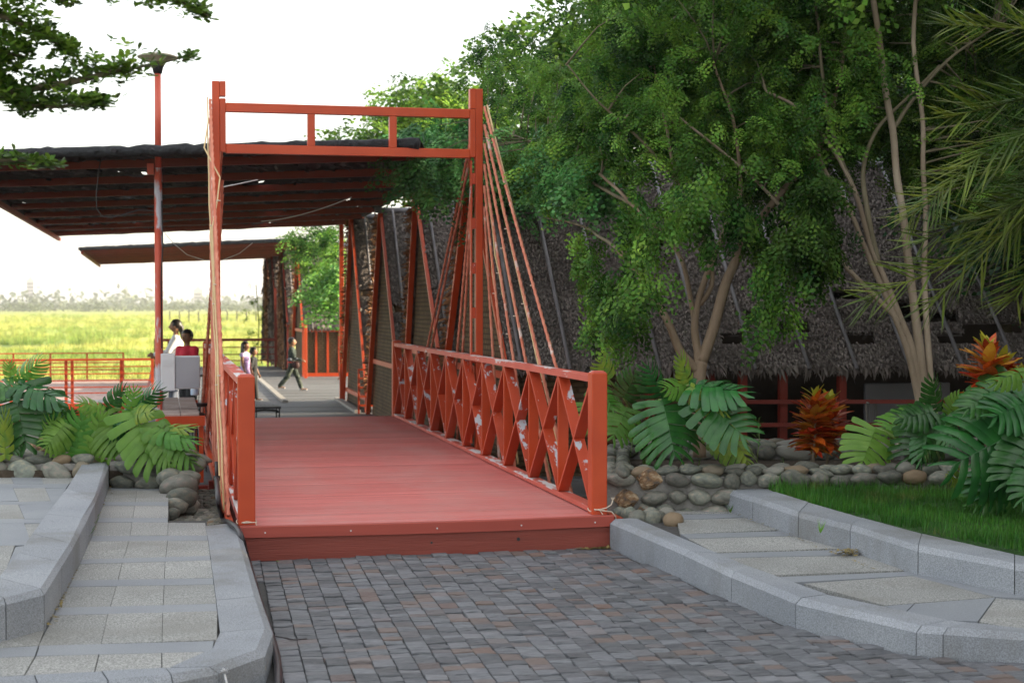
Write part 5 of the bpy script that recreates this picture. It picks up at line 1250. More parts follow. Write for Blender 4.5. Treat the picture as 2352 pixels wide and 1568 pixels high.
for (b, t, tilt, w, m, s, D_) in (((1760,800),(1330,1000),(-.1,-1,.45),1.15,m_mon,1,11.1), ((1560,520),(1360,640),(-.2,-.8,.8),.8,m_mon,2,11.2), ((1760,400),(1560,450),(0,-.7,1),.6,m_mon_l,0,11.0), ((1700,500),(1400,780),(-.3,-1,.5),.9,m_mon,0,11.3),
    ((1800,600),(1560,700),(0,-.8,.7),1.1,m_mon,2,11.1), ((1820,900),(1660,1160),(-.1,-1,.3),1.0,m_mon,0,11.0), ((1760,960),(1520,1230),(-.2,-1,.3),.9,m_mon,1,11.2), ((1330,1120),(1240,1160),(0,-1,.4),.7,m_mon_y,2,11.4), ((1880,470),(1700,600),(0,-1,.6),1.0,m_mon,1,11.3), ((1850,1050),(1750,1280),(0,-1,.3),.9,m_mon,2,10.9),((1700,1080),(1450,1290),(0,-1,.5),.8,m_mon,2,11.3)):
    mleaf(mon3, rg(b, D_), rg(t, D_-.1), tilt, w, m, s, r3_+Vector((random.uniform(-.1,.1),0,.1)))
# left plants
def cl(p, D): return gd(p[0]/2.482, 516.8+p[1]/2.482, D)
r4 = gd(40, 1060, 14.7); r4.z = .14
mon4 = thing('monstera_plant', r4, 'tall monstera with bluish split leaves at the left edge', 'plant')
for (b, t, tilt, w, m, s, D_) in (((85,920),(130,1220),(-.1,-1,.2),1.35,m_mon,1,14.5), ((80,900),(-60,960),(0,-.7,.8),.9,m_mon,2,14.5), ((100,900),(320,960),(.1,-.6,1),.75,m_mon,0,14.5), ((90,890),(190,800),(.1,-1,.3),.7,m_mon_l,1,14.6), ((70,890),(50,800),(0,-1,.2),.6,m_mon_l,2,14.6),
    ((30,1330),(20,1120),(0,-1,.1),.35,m_mon_y,0,14.4), ((200,1010),(330,1060),(0,-.7,.8),.8,m_mon,2,14.7), ((90,1150),(70,1290),(0,-1,.2),.7,m_mon,2,14.6)):
    mleaf(mon4, cl(b, D_), cl(t, D_-.1), tilt, w, m, s, r4+Vector((random.uniform(-.05,.05),0,.03)) if s != 2 else None)
r5 = gd(205, 1058, 14.6); r5.z = .14
mon5 = thing('monstera_plant', r5, 'light green low monstera clump in the middle of the left planter', 'plant')
for (b, t, tilt, w, m, s, D_) in (((375,1130),(270,1240),(-.1,-1,.4),1.0,m_mon_l,1,14.4), ((380,1120),(400,1060),(0,-1,.4),.9,m_mon,2,14.6), ((500,1330),(560,1130),(0,-1,.2),1.0,m_mon_l,0,14.5), ((420,1330),(460,1120),(-.1,-1,.2),.8,m_mon_l,2,14.5), ((330,1330),(290,1150),(-.2,-1,.2),.7,m_mon_l,1,14.5),
    ((595,1070),(680,1250),(.2,-1,.3),1.1,m_mon_l,1,14.5), ((590,1060),(480,1000),(0,-.8,.7),.8,m_mon_l,0,14.5), ((600,1050),(690,950),(.1,-1,.3),.6,m_mon,2,14.6), ((640,1330),(740,1160),(.2,-1,.3),.8,m_mon_l,0,14.6)):
    mleaf(mon5, cl(b, D_), cl(t, D_-.1), tilt, w, m, s, r5+Vector((random.uniform(-.25,.3),0,.03)) if s != 0 else None)
r6 = gd(330, 1058, 14.6); r6.z = .14
mon6 = thing('monstera_plant', r6, 'ragged yellow-green monstera arching over the right end of the left planter', 'plant')
for (b, t, tilt, w, m, s, D_) in (((740,1070),(760,960),(0,-1,.3),.7,m_mon_l,0,14.4), ((740,1060),(860,960),(.2,-1,.4),.6,m_mon,1,14.4), ((750,1060),(900,1330),(.2,-1,.4),.9,m_mon_l,2,14.3), ((900,1140),(1085,1300),(.3,-1,.6),.8,m_mon_l,1,14.2), ((890,1170),(1080,1200),(.1,-.7,.9),.6,m_mon_l,0,14.2),
    ((880,1160),(1060,1140),(.1,-.7,.9),.45,m_mon_y,2,14.3), ((760,1080),(850,1060),(0,-1,.5),.8,m_mon_y,2,14.3), ((870,1150),(960,1340),(.1,-1,.3),.6,m_mon_l,2,14.2), ((740,1070),(640,1180),(-.2,-1,.3),.7,m_mon,1,14.5)):
    mleaf(mon6, cl(b, D_), cl(t, D_-.1), tilt, w, m, s, r6+Vector((random.uniform(-.12,.1),0,.03)) if s != 0 else None)

# ------------------------------------------------------------------ crotons
def ell(seed):
    v = []; f = []; N = 7
    for i in range(N+1):
        t = i/N; w = .20*math.sin(math.pi*min(1, t**.8*.97+.015)); z = -.22*t*t
        v += [(t, -w, z+.035), (t, 0, z), (t, w, z+.035)]
    for i in range(N):
        a = i*3; f += [(a, a+1, a+4, a+3), (a+1, a+2, a+5, a+4)]
    return np.array(v), np.array(f)
CM = {k: quads_mesh('croton_leaf', *ell(0), m, True) for k, m in (('r', m_cro_r), ('y', m_cro_y))}
m_cro_o = mat('croton_amber_leaf', (.50,.20,.02), (.55,.32,.03), scale=9, rough=.4, var=.3, hue=.02, translucent=.25); CM['o'] = quads_mesh('croton_leaf', *ell(0), m_cro_o, True)
def croton(root, axes, dens, L, top, t0=.30):
    for (a, c, r_) in axes:
        a, c = Vector(a), Vector(c)
        MB().tube([a, a.lerp(c,.5)+Vector((.01,0,0)), c], [.013,.011,.008], 6).build('stem', m_bark, root, True)
        for i in range(dens):
            t = i/dens; p = a.lerp(c, t0+(1-t0)*t); az = i*2.4+random.uniform(-.3,.3); el = .0+1.0*t+random.uniform(-.3,.3)
            if i > dens-top: el = 1.0+random.uniform(-.2,.35)
            ll = L*random.uniform(.75,1.2)*(.55+.55*math.sin(math.pi*min(1,.15+t*.8))); o = link('leaf', CM['y' if i > dens-top else ('o' if random.random() < .22 else 'r')], root)
            M4 = Matrix.Translation(p) @ Matrix.Rotation(az, 4, 'Z') @ Matrix.Rotation(-el, 4, 'Y') @ Matrix.Rotation(random.uniform(-.4,.4), 4, 'X') @ Matrix.Diagonal((ll, ll, ll, 1))
            o.matrix_basis = M4
ca_ = gz(1866, 1086, .17); cb_ = gd(1873, 912, (gz(1866,1086,.17)-CAM).dot(R@Vector((0,0,-1))))
cr1 = thing('croton_shrub', ca_, 'orange-red croton with yellow top leaves standing among the right planter stones', 'shrub', 'croton shrubs')
croton(cr1, [(ca_, cb_, .2), (ca_+Vector((.16,.06,0)), cb_+Vector((.16,.08,-.05)), .2), (ca_+Vector((.07,.2,0)), cb_+Vector((.08,.2,-.1)), .2)], 100, .20, 9)
D = 11.5; ca_ = gd(2270, 1085, D); ca_.z = .17
cr2 = thing('croton_shrub', ca_, 'taller orange croton rising above the monstera at the right edge', 'shrub', 'croton shrubs')
croton(cr2, [(ca_, gd(2268, 800, D), .2), (ca_+Vector((.1,.1,0)), gd(2300, 830, D+.1), .2), (ca_+Vector((.2,.1,0)), gd(2345, 860, D+.1), .2)], 84, .21, 8, .60)

# ------------------------------------------------------------------ weeds, litter
def weed(px, py, z, h, lab, n=16, m=m_leaf, D=None):
    b_ = gz(px, py, z) if D is None else gd(px, py, D); m_ = MB(); r = t = thing('weed', b_, lab, 'weed', 'thin weeds among the planter stones')
    top = b_+Vector((random.uniform(-.05,.05), 0, h)); MB().tube([b_, b_.lerp(top,.5)+Vector((.015,0,0)), top], [.005,.004,.002], 5).build('stem', m_stalk, r, True)
    for i in range(n):
        p = b_.lerp(top, .25+.75*i/n); a = i*2.4; d = Vector((math.cos(a), math.sin(a), .55)).normalized(); L = random.uniform(.05,.11)*min(1.2, h*3.2); s = d.cross(Vector((0,0,1))).normalized()*.007
        m_.add([p, p+d*L*.5+s, p+d*L-Vector((0,0,L*.15)), p+d*L*.5-s], [(0,1,2,3)])
    m_.build('leaves', m, r)
for (px, py, h, lab) in ((1442, 1070, .34, 'spindly weed left of the big monstera stalks'), (1602, 1075, .16, 'short weed in front of the brown tree trunk'), (1660, 1078, .36, 'leafy weed with a woody stem right of the brown tree trunk'), (1738, 1062, .42, 'tall thin weed between the big monstera and the orange croton'),
                         (1795, 1080, .12, 'low weed tuft left of the orange croton'), (1940, 1078, .10, 'low weed tuft right of the orange croton'), (1560, 1078, .2, 'small weed at the foot of the big monstera')):
    weed(px, py, .17, h, lab)
for (cx, cy, s, lab, off) in ((800, 200, .07, 'small grass sprout in the joint below the raised kerb wall', 0), (1285, 310, .09, 'pale grass blades leaning over the raised kerb wall', .17)):
    p = gs(*c5(cx-30, cy), off); m_ = MB()
    for i in range(9): d = Vector((random.uniform(-.6,.8), random.uniform(-.3,.3), 1)).normalized(); m_.add([p+Vector((-.004,0,0)), p+Vector((.004,0,0)), p+d*s*random.uniform(.5,1.3)], [(0,1,2)])
    tag(m_.build('grass_tuft', m_mon_l), lab, 'grass tuft')
p = gs(*c3(600, 560)); m_ = MB()
for i in range(26): q = gs(*c3(615-i*2.2, 520+i*5.5)); d = Vector((random.uniform(-.1,.7), random.uniform(-.4,.3), 1)).normalized(); m_.add([q+Vector((-.004,0,0)), q+Vector((.004,0,0)), q+d*random.uniform(.02,.085)], [(0,1,2)])
tag(m_.build('grass_tuft', m_mon_l), 'green grass growing in the joint along the left kerb wall', 'grass tuft')
m_litter = mat('dry_litter', (.12,.09,.03), (.32,.25,.10), scale=8, rough=.9, var=.4, island=True)
def litter(pts, spread, n, lab, flat=.012, size=.02, name='leaf_litter', off=0.0):
    m_ = MB()
    for i in range(n):
        c = random.choice(pts) + Vector((random.gauss(0,spread), random.gauss(0,spread*.6), random.uniform(.003,flat))); a = random.uniform(0,6.3); s = size*random.uniform(.4,1.3)
        d = Vector((math.cos(a), math.sin(a), random.uniform(-.2,.4)))*s; e = Vector((-math.sin(a), math.cos(a), random.uniform(-.3,.3)))*s*.45; m_.add([c-d, c+e, c+d, c-e], [(0,1,2,3)])
    o = m_.build(name, m_litter); tag(o, lab, 'leaf litter'); o['kind'] = 'stuff'; return o
litter([gs(*c3(703-i*8.2, 300+i*18.2)) + Vector((.012,-.01,0)) for i in range(50)], .012, 190, 'dry bits along the foot of the left kerb wall')
litter([gs(*c5(1395, 425))], .05, 130, 'dark heap of dry moss on the right path', .035, .02)
litter([gs(*c5(760+i*20, 195+i*8)) for i in range(40)], .01, 90, 'dry bits along the foot of the right kerb wall', size=.012)
litter([gz(1330+i*9, 1262-i*.5, zc) for i in range(8)], .02, 70, 'dry leaves and twigs at the right foot of the bridge step', size=.03)
# ------------------------------------------------------------------ marsh grass, far wood, haze
k = 26000; dist = 62*np.exp(rng.uniform(0, 1.0, k)*math.log(430/62)); ang_ = rng.uniform(-.13, .075, k); Px = dist*np.tan(ang_+.0); P = np.stack([Px, dist, np.zeros(k)], 1)
for i in range(k): P[i,2] = field_z(P[i,0], P[i,1])
keep = np.array([noise.noise(Vector((P[i,0]*.03, P[i,1]*.05, 7))) > -.1 for i in range(k)]); P = P[keep]; k = len(P)
hh = rng.uniform(.15,.55,k)*(1+dist[keep]/400); a = rng.uniform(0,2*np.pi,k); Mx = np.zeros((k,3,3)); wv = rng.uniform(.12,.4,k)*(1+dist[keep]/150)
Mx[:,0,0] = np.cos(a)*wv; Mx[:,1,0] = np.sin(a)*wv; Mx[:,0,1] = -np.sin(a)*hh*.5; Mx[:,1,1] = np.cos(a)*hh*.5; Mx[:,2,2] = hh
tv = []; tf = []
for j in range(5):
    x = -.5+j*.22; n = len(tv); tv += [(x,0,0),(x+.12,0,0),(x+.10+.05*(j-2),.4,1),(x+.06+.05*(j-2),.4,1)]; tf.append((n,n+1,n+2,n+3))
scatter('marsh_grass', tv, tf, Mx, P, m_fieldgrass, kind='stuff')
# bushes and wood on the horizon: clumps of leafy faces
k = 15000; cx = []; 
for i in range(260):
    y = random.choice((800, 1050, 1250, 1360)) + random.uniform(-40, 40); x = random.uniform(-.135, .08)*y; h = (2.2 + 5.5*abs(noise.noise(Vector((x*.02, y, 0)))) + (5 if random.random() < .06 else 0))*(y/800); cx.append((x, y, h))
P = []; Sc = []
for (x, y, h) in cx:
    n = 60; q = rng.normal(0,1,(n,3))*np.array([h*1.1, h*.6, h*.28]) + np.array([x, y, -1.6+h*.45]); P.append(q); Sc += [h*.16]*n
P = np.concatenate(P); Sc = np.array(Sc); k = len(P); P[:,2] = np.maximum(P[:,2], -1.7); Fm = frames(rng.normal(0,1,(k,3)), rng.normal(0,1,(k,3)), Sc)
scatter('far_wood', [(-1,-.5,0),(0,-.8,.2),(1,.5,0),(0,.8,-.2)], [(0,1,2,3)], Fm, P, m_fartree, kind='stuff')
m_tower = mat('far_tower_wall', (.35,.34,.34), (.42,.41,.40), scale=.1, rough=.9)
for i, (px, w, yt) in enumerate(((70, 16, 640), (290, 12, 660), (455, 20, 662))):
    D = 1430; c = gd(px, 700, D); h = (700-yt)/FPX*D; wd = w/FPX*D
    root = thing('tower_block', (c.x, c.y, -2), ['faint tower block far beyond the marsh at the left edge', 'faint tower block far beyond the marsh left of the lamp post', 'faint wide tower block far beyond the marsh right of the lamp post'][i], 'building', 'faint towers on the horizon')
    MB().box(c.x-wd/2, c.x+wd/2, c.y, c.y+wd, -2, h+1).build('wall', m_tower, root); MB().box(c.x-wd*.2, c.x+wd*.2, c.y+wd*.2, c.y+wd*.8, h+1, h+3).build('roof_house', m_tower, root)
    for s in range(int(h/3.2)):
        MB().box(c.x-wd/2+.5, c.x+wd/2-.5, c.y-.15, c.y-.01, 1+s*3.2, 2.4+s*3.2).build('window_band', m_black, root)
mfp = mat('fence_post_wood', (.10,.09,.07), rough=.9); me = MB().box(-.09,.09,-.09,.09,0,2.2).mesh('fence_post', mfp)
for i in range(11):
    p = gd(390+i*22, 726, 260); o = link('fence_post', me, None, (p.x, p.y, -1.6)); tag(o, ['leftmost', 'second from the left', 'third from the left', 'fourth from the left', 'fifth from the left', 'middle', 'fifth from the right', 'fourth from the right', 'third from the right', 'second from the right', 'rightmost'][i] + ' in the row of thin dark fence posts out in the marsh', 'fence post', 'fence posts across the marsh')
p = gd(380, 640, 62)
# vine leaves at the corner of the halls
vn = thing('vine', (XF-.3, 59, ZT), 'leafy vine climbing the corner post where the halls meet the field', 'vine')
P = rng.normal(0,1,(26,3))*np.array([.22,.3,.75]) + np.array([XF-.45, 59, 1.2]); crown(vn, 'leaves', P, leafmat('bright_vine_leaf', (.10,.22,.03), (.18,.34,.05)), tmpl=PIN_FAR, scale=(.7,1.1))  # vine leaves in a bright yellow-green
MB().tube([(XF-.4,59,ZT),(XF-.35,59,1),(XF-.45,59,2.4)], .02, 6).build('stem', m_stalk, vn)
hz = bpy.data.materials.new('haze_air'); hz.use_nodes = True; N = hz.node_tree.nodes; N.remove(N['Principled BSDF'])
pv = N.new('ShaderNodeVolumePrincipled'); pv.inputs['Color'].default_value = (1,1,1,1); pv.inputs['Density'].default_value = .00035; pv.inputs['Anisotropy'].default_value = .5
hz.node_tree.links.new(pv.outputs[0], N['Material Output'].inputs['Volume'])
hb = MB().box(-900, 1100, -60, 1480, -4, 36).build('haze', hz); hb['kind'] = 'stuff'

# ------------------------------------------------------------------ furniture and small things by the terrace
# electrical cabinet
cD = 18.55; a = gd(402, 818, cD); b_ = gd(460, 893, cD)
cab = thing('electric_cabinet', (a.x, a.y, b_.z), 'white electric cabinet with shade painted on its grey door, fixed to the lamp post above the table', 'cabinet')
zt1, zb1 = a.z, b_.z; w = b_.x-a.x; dp = .22
MB().cbox(a.x-.165, a.x-.001, a.y-.05, a.y+dp, zb1-.015, zt1+.03, .006).build('cabinet_body', m_metal_w, cab)
MB().cbox(a.x, b_.x, a.y-.02, a.y+dp, zb1, zt1, .004).build('cabinet_body', m_metal_w, cab)
dr = MB().cbox(a.x+.006, b_.x-.004, a.y-.036, a.y-.021, zb1+.008, zt1-.008, .004).build('door', m_metal_shade, cab)
m_redb = mat('red_button', (.5,.02,.02), rough=.4)
def fxz(u, v): return (a.x + w*u, zt1 - (zt1-zb1)*v)
for u, m, nm in ((.36, m_redb, 'button'), (.58, m_black, 'button')):
    x, z = fxz(u, .38); MB().tube([(x, a.y-.036, z), (x, a.y-.055, z)], .021, 12).build(nm, m, dr, True)
x, z = fxz(.90, .52); MB().cbox(x-.022, x+.022, a.y-.050, a.y-.037, z-.055, z+.055, .004).tube([(x, a.y-.05, z), (x, a.y-.062, z)], .012, 10).build('handle', m_black, dr)
for k_ in range(4): MB().beam((a.x-.15, a.y-.052, zt1-.04-.022*k_), (a.x-.02, a.y-.052, zt1-.04-.022*k_), .006, .010, side=(0,1,0)).build('vent_louvre', m_metal_w, cab)
# long table
ty0, ty1 = 18.35, 21.6; tx0, tx1 = gd(372, 935, 18.6).x, .40; tz = .40
tb = thing('long_table', ((tx0+tx1)/2, ty0, ZT), 'long weathered plank table with a red apron left of the bridge', 'table')
for i in range(2):
    MB().cbox(tx0+i*.215, tx0+i*.215+.208, ty0, ty1, tz-.03, tz, .004).build('plank', m_table, tb)
MB().box(tx0-.02, .44, ty0-.05, ty0-.01, tz-.14, tz-.025).build('apron', m_red, tb)
for x in (tx0+.03, .40):
    for y in (ty0+.03, ty1-.1): MB().box(x-.025, x+.025, y, y+.05, ZT, tz-.03).build('leg', m_red, tb)
# bar stools
def stool(p, h, lab, rz=0):
    t = thing('bar_stool', p, lab, 'stool', 'black bar stools left of the bridge', rz); c = Vector(p)
    MB().lathe((c.x, c.y, c.z+h), [(.14,-.02),(.16,0),(.15,.02),(.02,.025)], 16).build('seat', m_black, t, True)
    for i in range(4): an = math.pi/4+i*math.pi/2+rz; MB().tube([c+Vector((.10*math.cos(an),.10*math.sin(an),h-.01)), c+Vector((.19*math.cos(an),.19*math.sin(an),0))], .011, 6).build('leg', m_black, t)
    MB().tube([c+Vector((.155*math.cos(i*math.pi/8), .155*math.sin(i*math.pi/8), h*.35)) for i in range(17)], .008, 6).build('foot_ring', m_black, t)
stool((.18, 18.55, ZT), .62, 'black bar stool under the end of the plank table')
stool((.32, 19.6, ZT), .7, 'black bar stool pushed against the table, behind the nearest one', .3)
stool((.42, 21.2, ZT), .72, 'black bar stool farther along the table, close to the bridge ropes', .5)
# chairs on the terrace
def chair(p, rz, lab, m=m_black, s=1.0, back_h=.9, nm='dining_chair', slats=5, grp=None):
    t = thing(nm, p, lab, 'chair', grp, rz); c = Vector(p); Rz = Matrix.Rotation(rz, 3, 'Z')
    def T(x, y, z): return c + Rz @ Vector((x*s, y*s, z*s))
    MB().add([T(-.2,-.2,.43), T(.2,-.2,.43), T(.2,.2,.43), T(-.2,.2,.43), T(-.2,-.2,.46), T(.2,-.2,.46), T(.2,.2,.46), T(-.2,.2,.46)], [(0,3,2,1),(4,5,6,7),(0,1,5,4),(1,2,6,5),(2,3,7,6),(3,0,4,7)]).build('seat', m, t)
    for x in (-.18,.18):
        MB().tube([T(x,-.18,0), T(x,-.17,.43)], .013*s, 6).build('leg', m, t); MB().tube([T(x,.2,0), T(x,.18,.43), T(x,.22,back_h)], .013*s, 6).build('leg', m, t)
    MB().tube([T(-.2,.17,back_h-.02), T(-.19,.22,back_h), T(0,.245,back_h+.01), T(.19,.22,back_h), T(.2,.17,back_h-.02)], .017*s, 8).build('backrest', m, t, True)
    for i in range(slats): x = -.13+.26*i/(slats-1); MB().tube([T(x,.19,.47), T(x,.23,back_h)], .005*s, 5).build('back_slat', m, t)
cp = gd(612, 942, 24.6); chair((cp.x, cp.y, ZT), math.pi*.02, 'black spindle chair whose curved back shows just past the far edge of the red deck', back_h=1.65-(948-700)/FPX*24.6-ZT+.02)
cp = gd(388, 760, 29.5); m_bl = mat('bluish_chair_wood', (.22,.24,.30), (.30,.32,.38), rough=.6); chair((cp.x, cp.y, ZT), 1.4, 'grey-blue high-backed chair behind the woman in white', m_bl, 1.0, 1.45, slats=4)
cp = gd(2050, 935, 17.6); chair((cp.x, cp.y+.1, -.3), .8, 'pale-seated chair in the dark room under the eave', mat('grey_chair_seat', (.16,.15,.14), rough=.6), .95, .9)
q1 = gd(2050, 900, 18.6); o = MB().cbox(q1.x-.35, q1.x+.75, q1.y, q1.y+.05, .0, .72, .01).build('white_partition', mat('dull_white_board', (.20,.20,.22), rough=.7)); tag(o, 'dull white board standing behind the chair under the eave', 'board')
cp = gd(430, 860, 24); chair((cp.x+.1, cp.y, ZT), -.9, 'black chair drawn up to the far side of the plank table', m_black, 1.0, .95)
tgt = gd(452, 880, 21.5); bt_ = MB(); bt_.lathe((tgt.x-.03, tgt.y, .41), [(.05,0),(.055,.02),(.055,.16),(.03,.2),(.02,.22)], 14); tag(bt_.build('water_jug', mat('blue_white_plastic', (.35,.5,.75), (.7,.75,.8), scale=14, rough=.3), None, True), 'small blue and white jug on the plank table beside the cabinet', 'jug')
# black pipe along the left kerb, thin branch cable
hp = [gd(498, 1098, 12.9), gd(502, 1150, 12.4), gz(512,1190,-.1), gz(528,1200,.0), gz(545,1213,.0), gz(557,1240,-.06), gz(566,1275,-.2), gz(576,1310,-.22), gz(590,1360,-.225), gz(605,1410,-.225), gz(622,1460,-.225), gz(636,1510,-.225), gz(640,1568,-.225), gz(634,1640,-.225)]
hos = thing('black_pipe', hp[6], 'thick black pipe snaking down beside the left kerb of the slate paving', 'pipe')
Q = []
for i in range(len(hp)-1):
    a_, b2, c_, d_ = hp[max(i-1,0)], hp[i], hp[i+1], hp[min(i+2,len(hp)-1)]
    for k_ in range(6):
        t = k_/6; Q.append(.5*((2*b2)+(c_-a_)*t+(2*a_-5*b2+4*c_-d_)*t*t+(3*b2-a_-3*c_+d_)*t**3))
MB().tube(Q, .0215, 12).build('pipe', m_hosek, hos, True); MB().tube([hp[0]+Vector((0,.0,.02)), hp[0]+Vector((0,0,-.02))], .027, 12).build('coupling', m_black, hos, True); MB().tube([gd(497,1060,12.95), gd(498,1098,12.9)], .014, 8).build('riser', m_hosek, hos, True)
tag(MB().tube([gz(618,1453,-.21), gz(632,1460,-.225), gz(650,1463,-.235), gz(675,1468,-.235), gz(705,1466,-.235)], .004, 6).build('thin_cable', m_hosek, None, True), 'thin black cable branching off the pipe across the slate setts', 'cable')
p = gs(*c3(1437, 1502), -.02); m_ = MB()
for i in range(40): d = Vector((random.gauss(0,1), random.gauss(0,1), abs(random.gauss(.3,1)))).normalized()*random.uniform(.01,.028); s = d.cross(Vector((0,.3,1))).normalized()*.008; m_.add([p-s, p+s, p+d+s*.7, p+d-s*.7], [(0,1,2,3)])
m_.tube([p, p+Vector((.005,-.01,-.03)), p+Vector((.012,-.012,-.06))], .005, 5); tag(m_.build('foam_scrap', m_white), 'white foam scrap stuck on the corner of the left kerb', 'foam scrap')
# stray leaves on setts and deck
m_gl = mat('fresh_fallen_leaf', (.10,.20,.04), rough=.5)
for (x, y, z, lab, m) in ((638, 1288, zc+.008, 'small green leaf on the setts near the pipe', m_gl), (996, 1107, .004, 'tiny brown leaf lying on the red deck', m_litter), (1240, 1262, zc+.008, 'curled dry leaf at the foot of the bridge step', m_litter), (1272, 1353, zc+.008, 'pale fallen leaf on the setts in the middle', m_litter), (2040, 1270, -.0, None, None)):
    if not lab: continue
    p = gz(x, y, z); a = random.uniform(0,3); d = Vector((math.cos(a), math.sin(a), .25))*.022; e = Vector((-math.sin(a), math.cos(a), .2))*.009
    tag(MB().add([p-d*.8, p+e, p+d, p-e], [(0,1,2,3)]).build('fallen_leaf', m), lab, 'leaf')

# ------------------------------------------------------------------ people
def capsule(m_, p, q, r0, r1, n=12):
    p, q = Vector(p), Vector(q); d = q-p; L = max(d.length, 1e-6); d = d/L; a = d.cross(Vector((0,0,1))) if abs(d.z) < .9 else d.cross(Vector((1,0,0))); a.normalize(); b2 = d.cross(a)
    rings = []
    for k in range(5): t = math.pi/2*(k/4-1); rings.append((p + d*(r0*math.sin(t)), max(r0*math.cos(t), r0*.02)))
    for k in range(5): t = math.pi/2*(k/4); rings.append((q + d*(r1*math.sin(t)), max(r1*math.cos(t), r1*.02)))
    n0 = len(m_.v)
    for c, r in rings:
        for k in range(n): th = 2*math.pi*k/n; m_.v.append(tuple(c + (a*math.cos(th)+b2*math.sin(th))*r))
    for i in range(len(rings)-1):
        for k in range(n): o_ = n0+i*n; m_.f.append((o_+k, o_+(k+1)%n, o_+n+(k+1)%n, o_+n+k))
    m_.f.append(tuple(n0+k for k in range(n-1,-1,-1))); e = n0+(len(rings)-1)*n; m_.f.append(tuple(e+k for k in range(n)))
def ellip(m_, c, rx, ry, rz, n=14):
    c = Vector(c); n0 = len(m_.v); m2 = 9
    for i in range(m2+1):
        t = math.pi*i/m2
        for k in range(n): th = 2*math.pi*k/n; m_.v.append((c.x+rx*max(math.sin(t),.02)*math.cos(th), c.y+ry*max(math.sin(t),.02)*math.sin(th), c.z-rz*math.cos(t)))
    for i in range(m2):
        for k in range(n): o_ = n0+i*n; m_.f.append((o_+k, o_+(k+1)%n, o_+n+(k+1)%n, o_+n+k))
    m_.f.append(tuple(n0+k for k in range(n-1,-1,-1))); e = n0+m2*n; m_.f.append(tuple(e+k for k in range(n)))
def remesh(m_, name, mt, root, vox):
    me = m_.mesh(name+'_raw', mt); o = bpy.data.objects.new(name+'_raw', me); COL.objects.link(o); md = o.modifiers.new('r', 'REMESH'); md.mode = 'VOXEL'; md.voxel_size = vox
    sm = o.modifiers.new('s', 'SMOOTH'); sm.iterations = 2; sm.factor = .5
    dg = bpy.context.evaluated_depsgraph_get(); me2 = bpy.data.meshes.new_from_object(o.evaluated_get(dg)); bpy.data.objects.remove(o); me2.name = name
    me2.materials.clear(); me2.materials.append(mt); me2.polygons.foreach_set('use_smooth', [True]*len(me2.polygons)); return link(name, me2, root, world_geo=False)
m_skin = mat('brown_skin', (.26,.13,.075), (.30,.155,.09), scale=8, rough=.5); m_hair = mat('black_hair', (.010,.008,.008), (.02,.016,.015), scale=30, rough=.4)
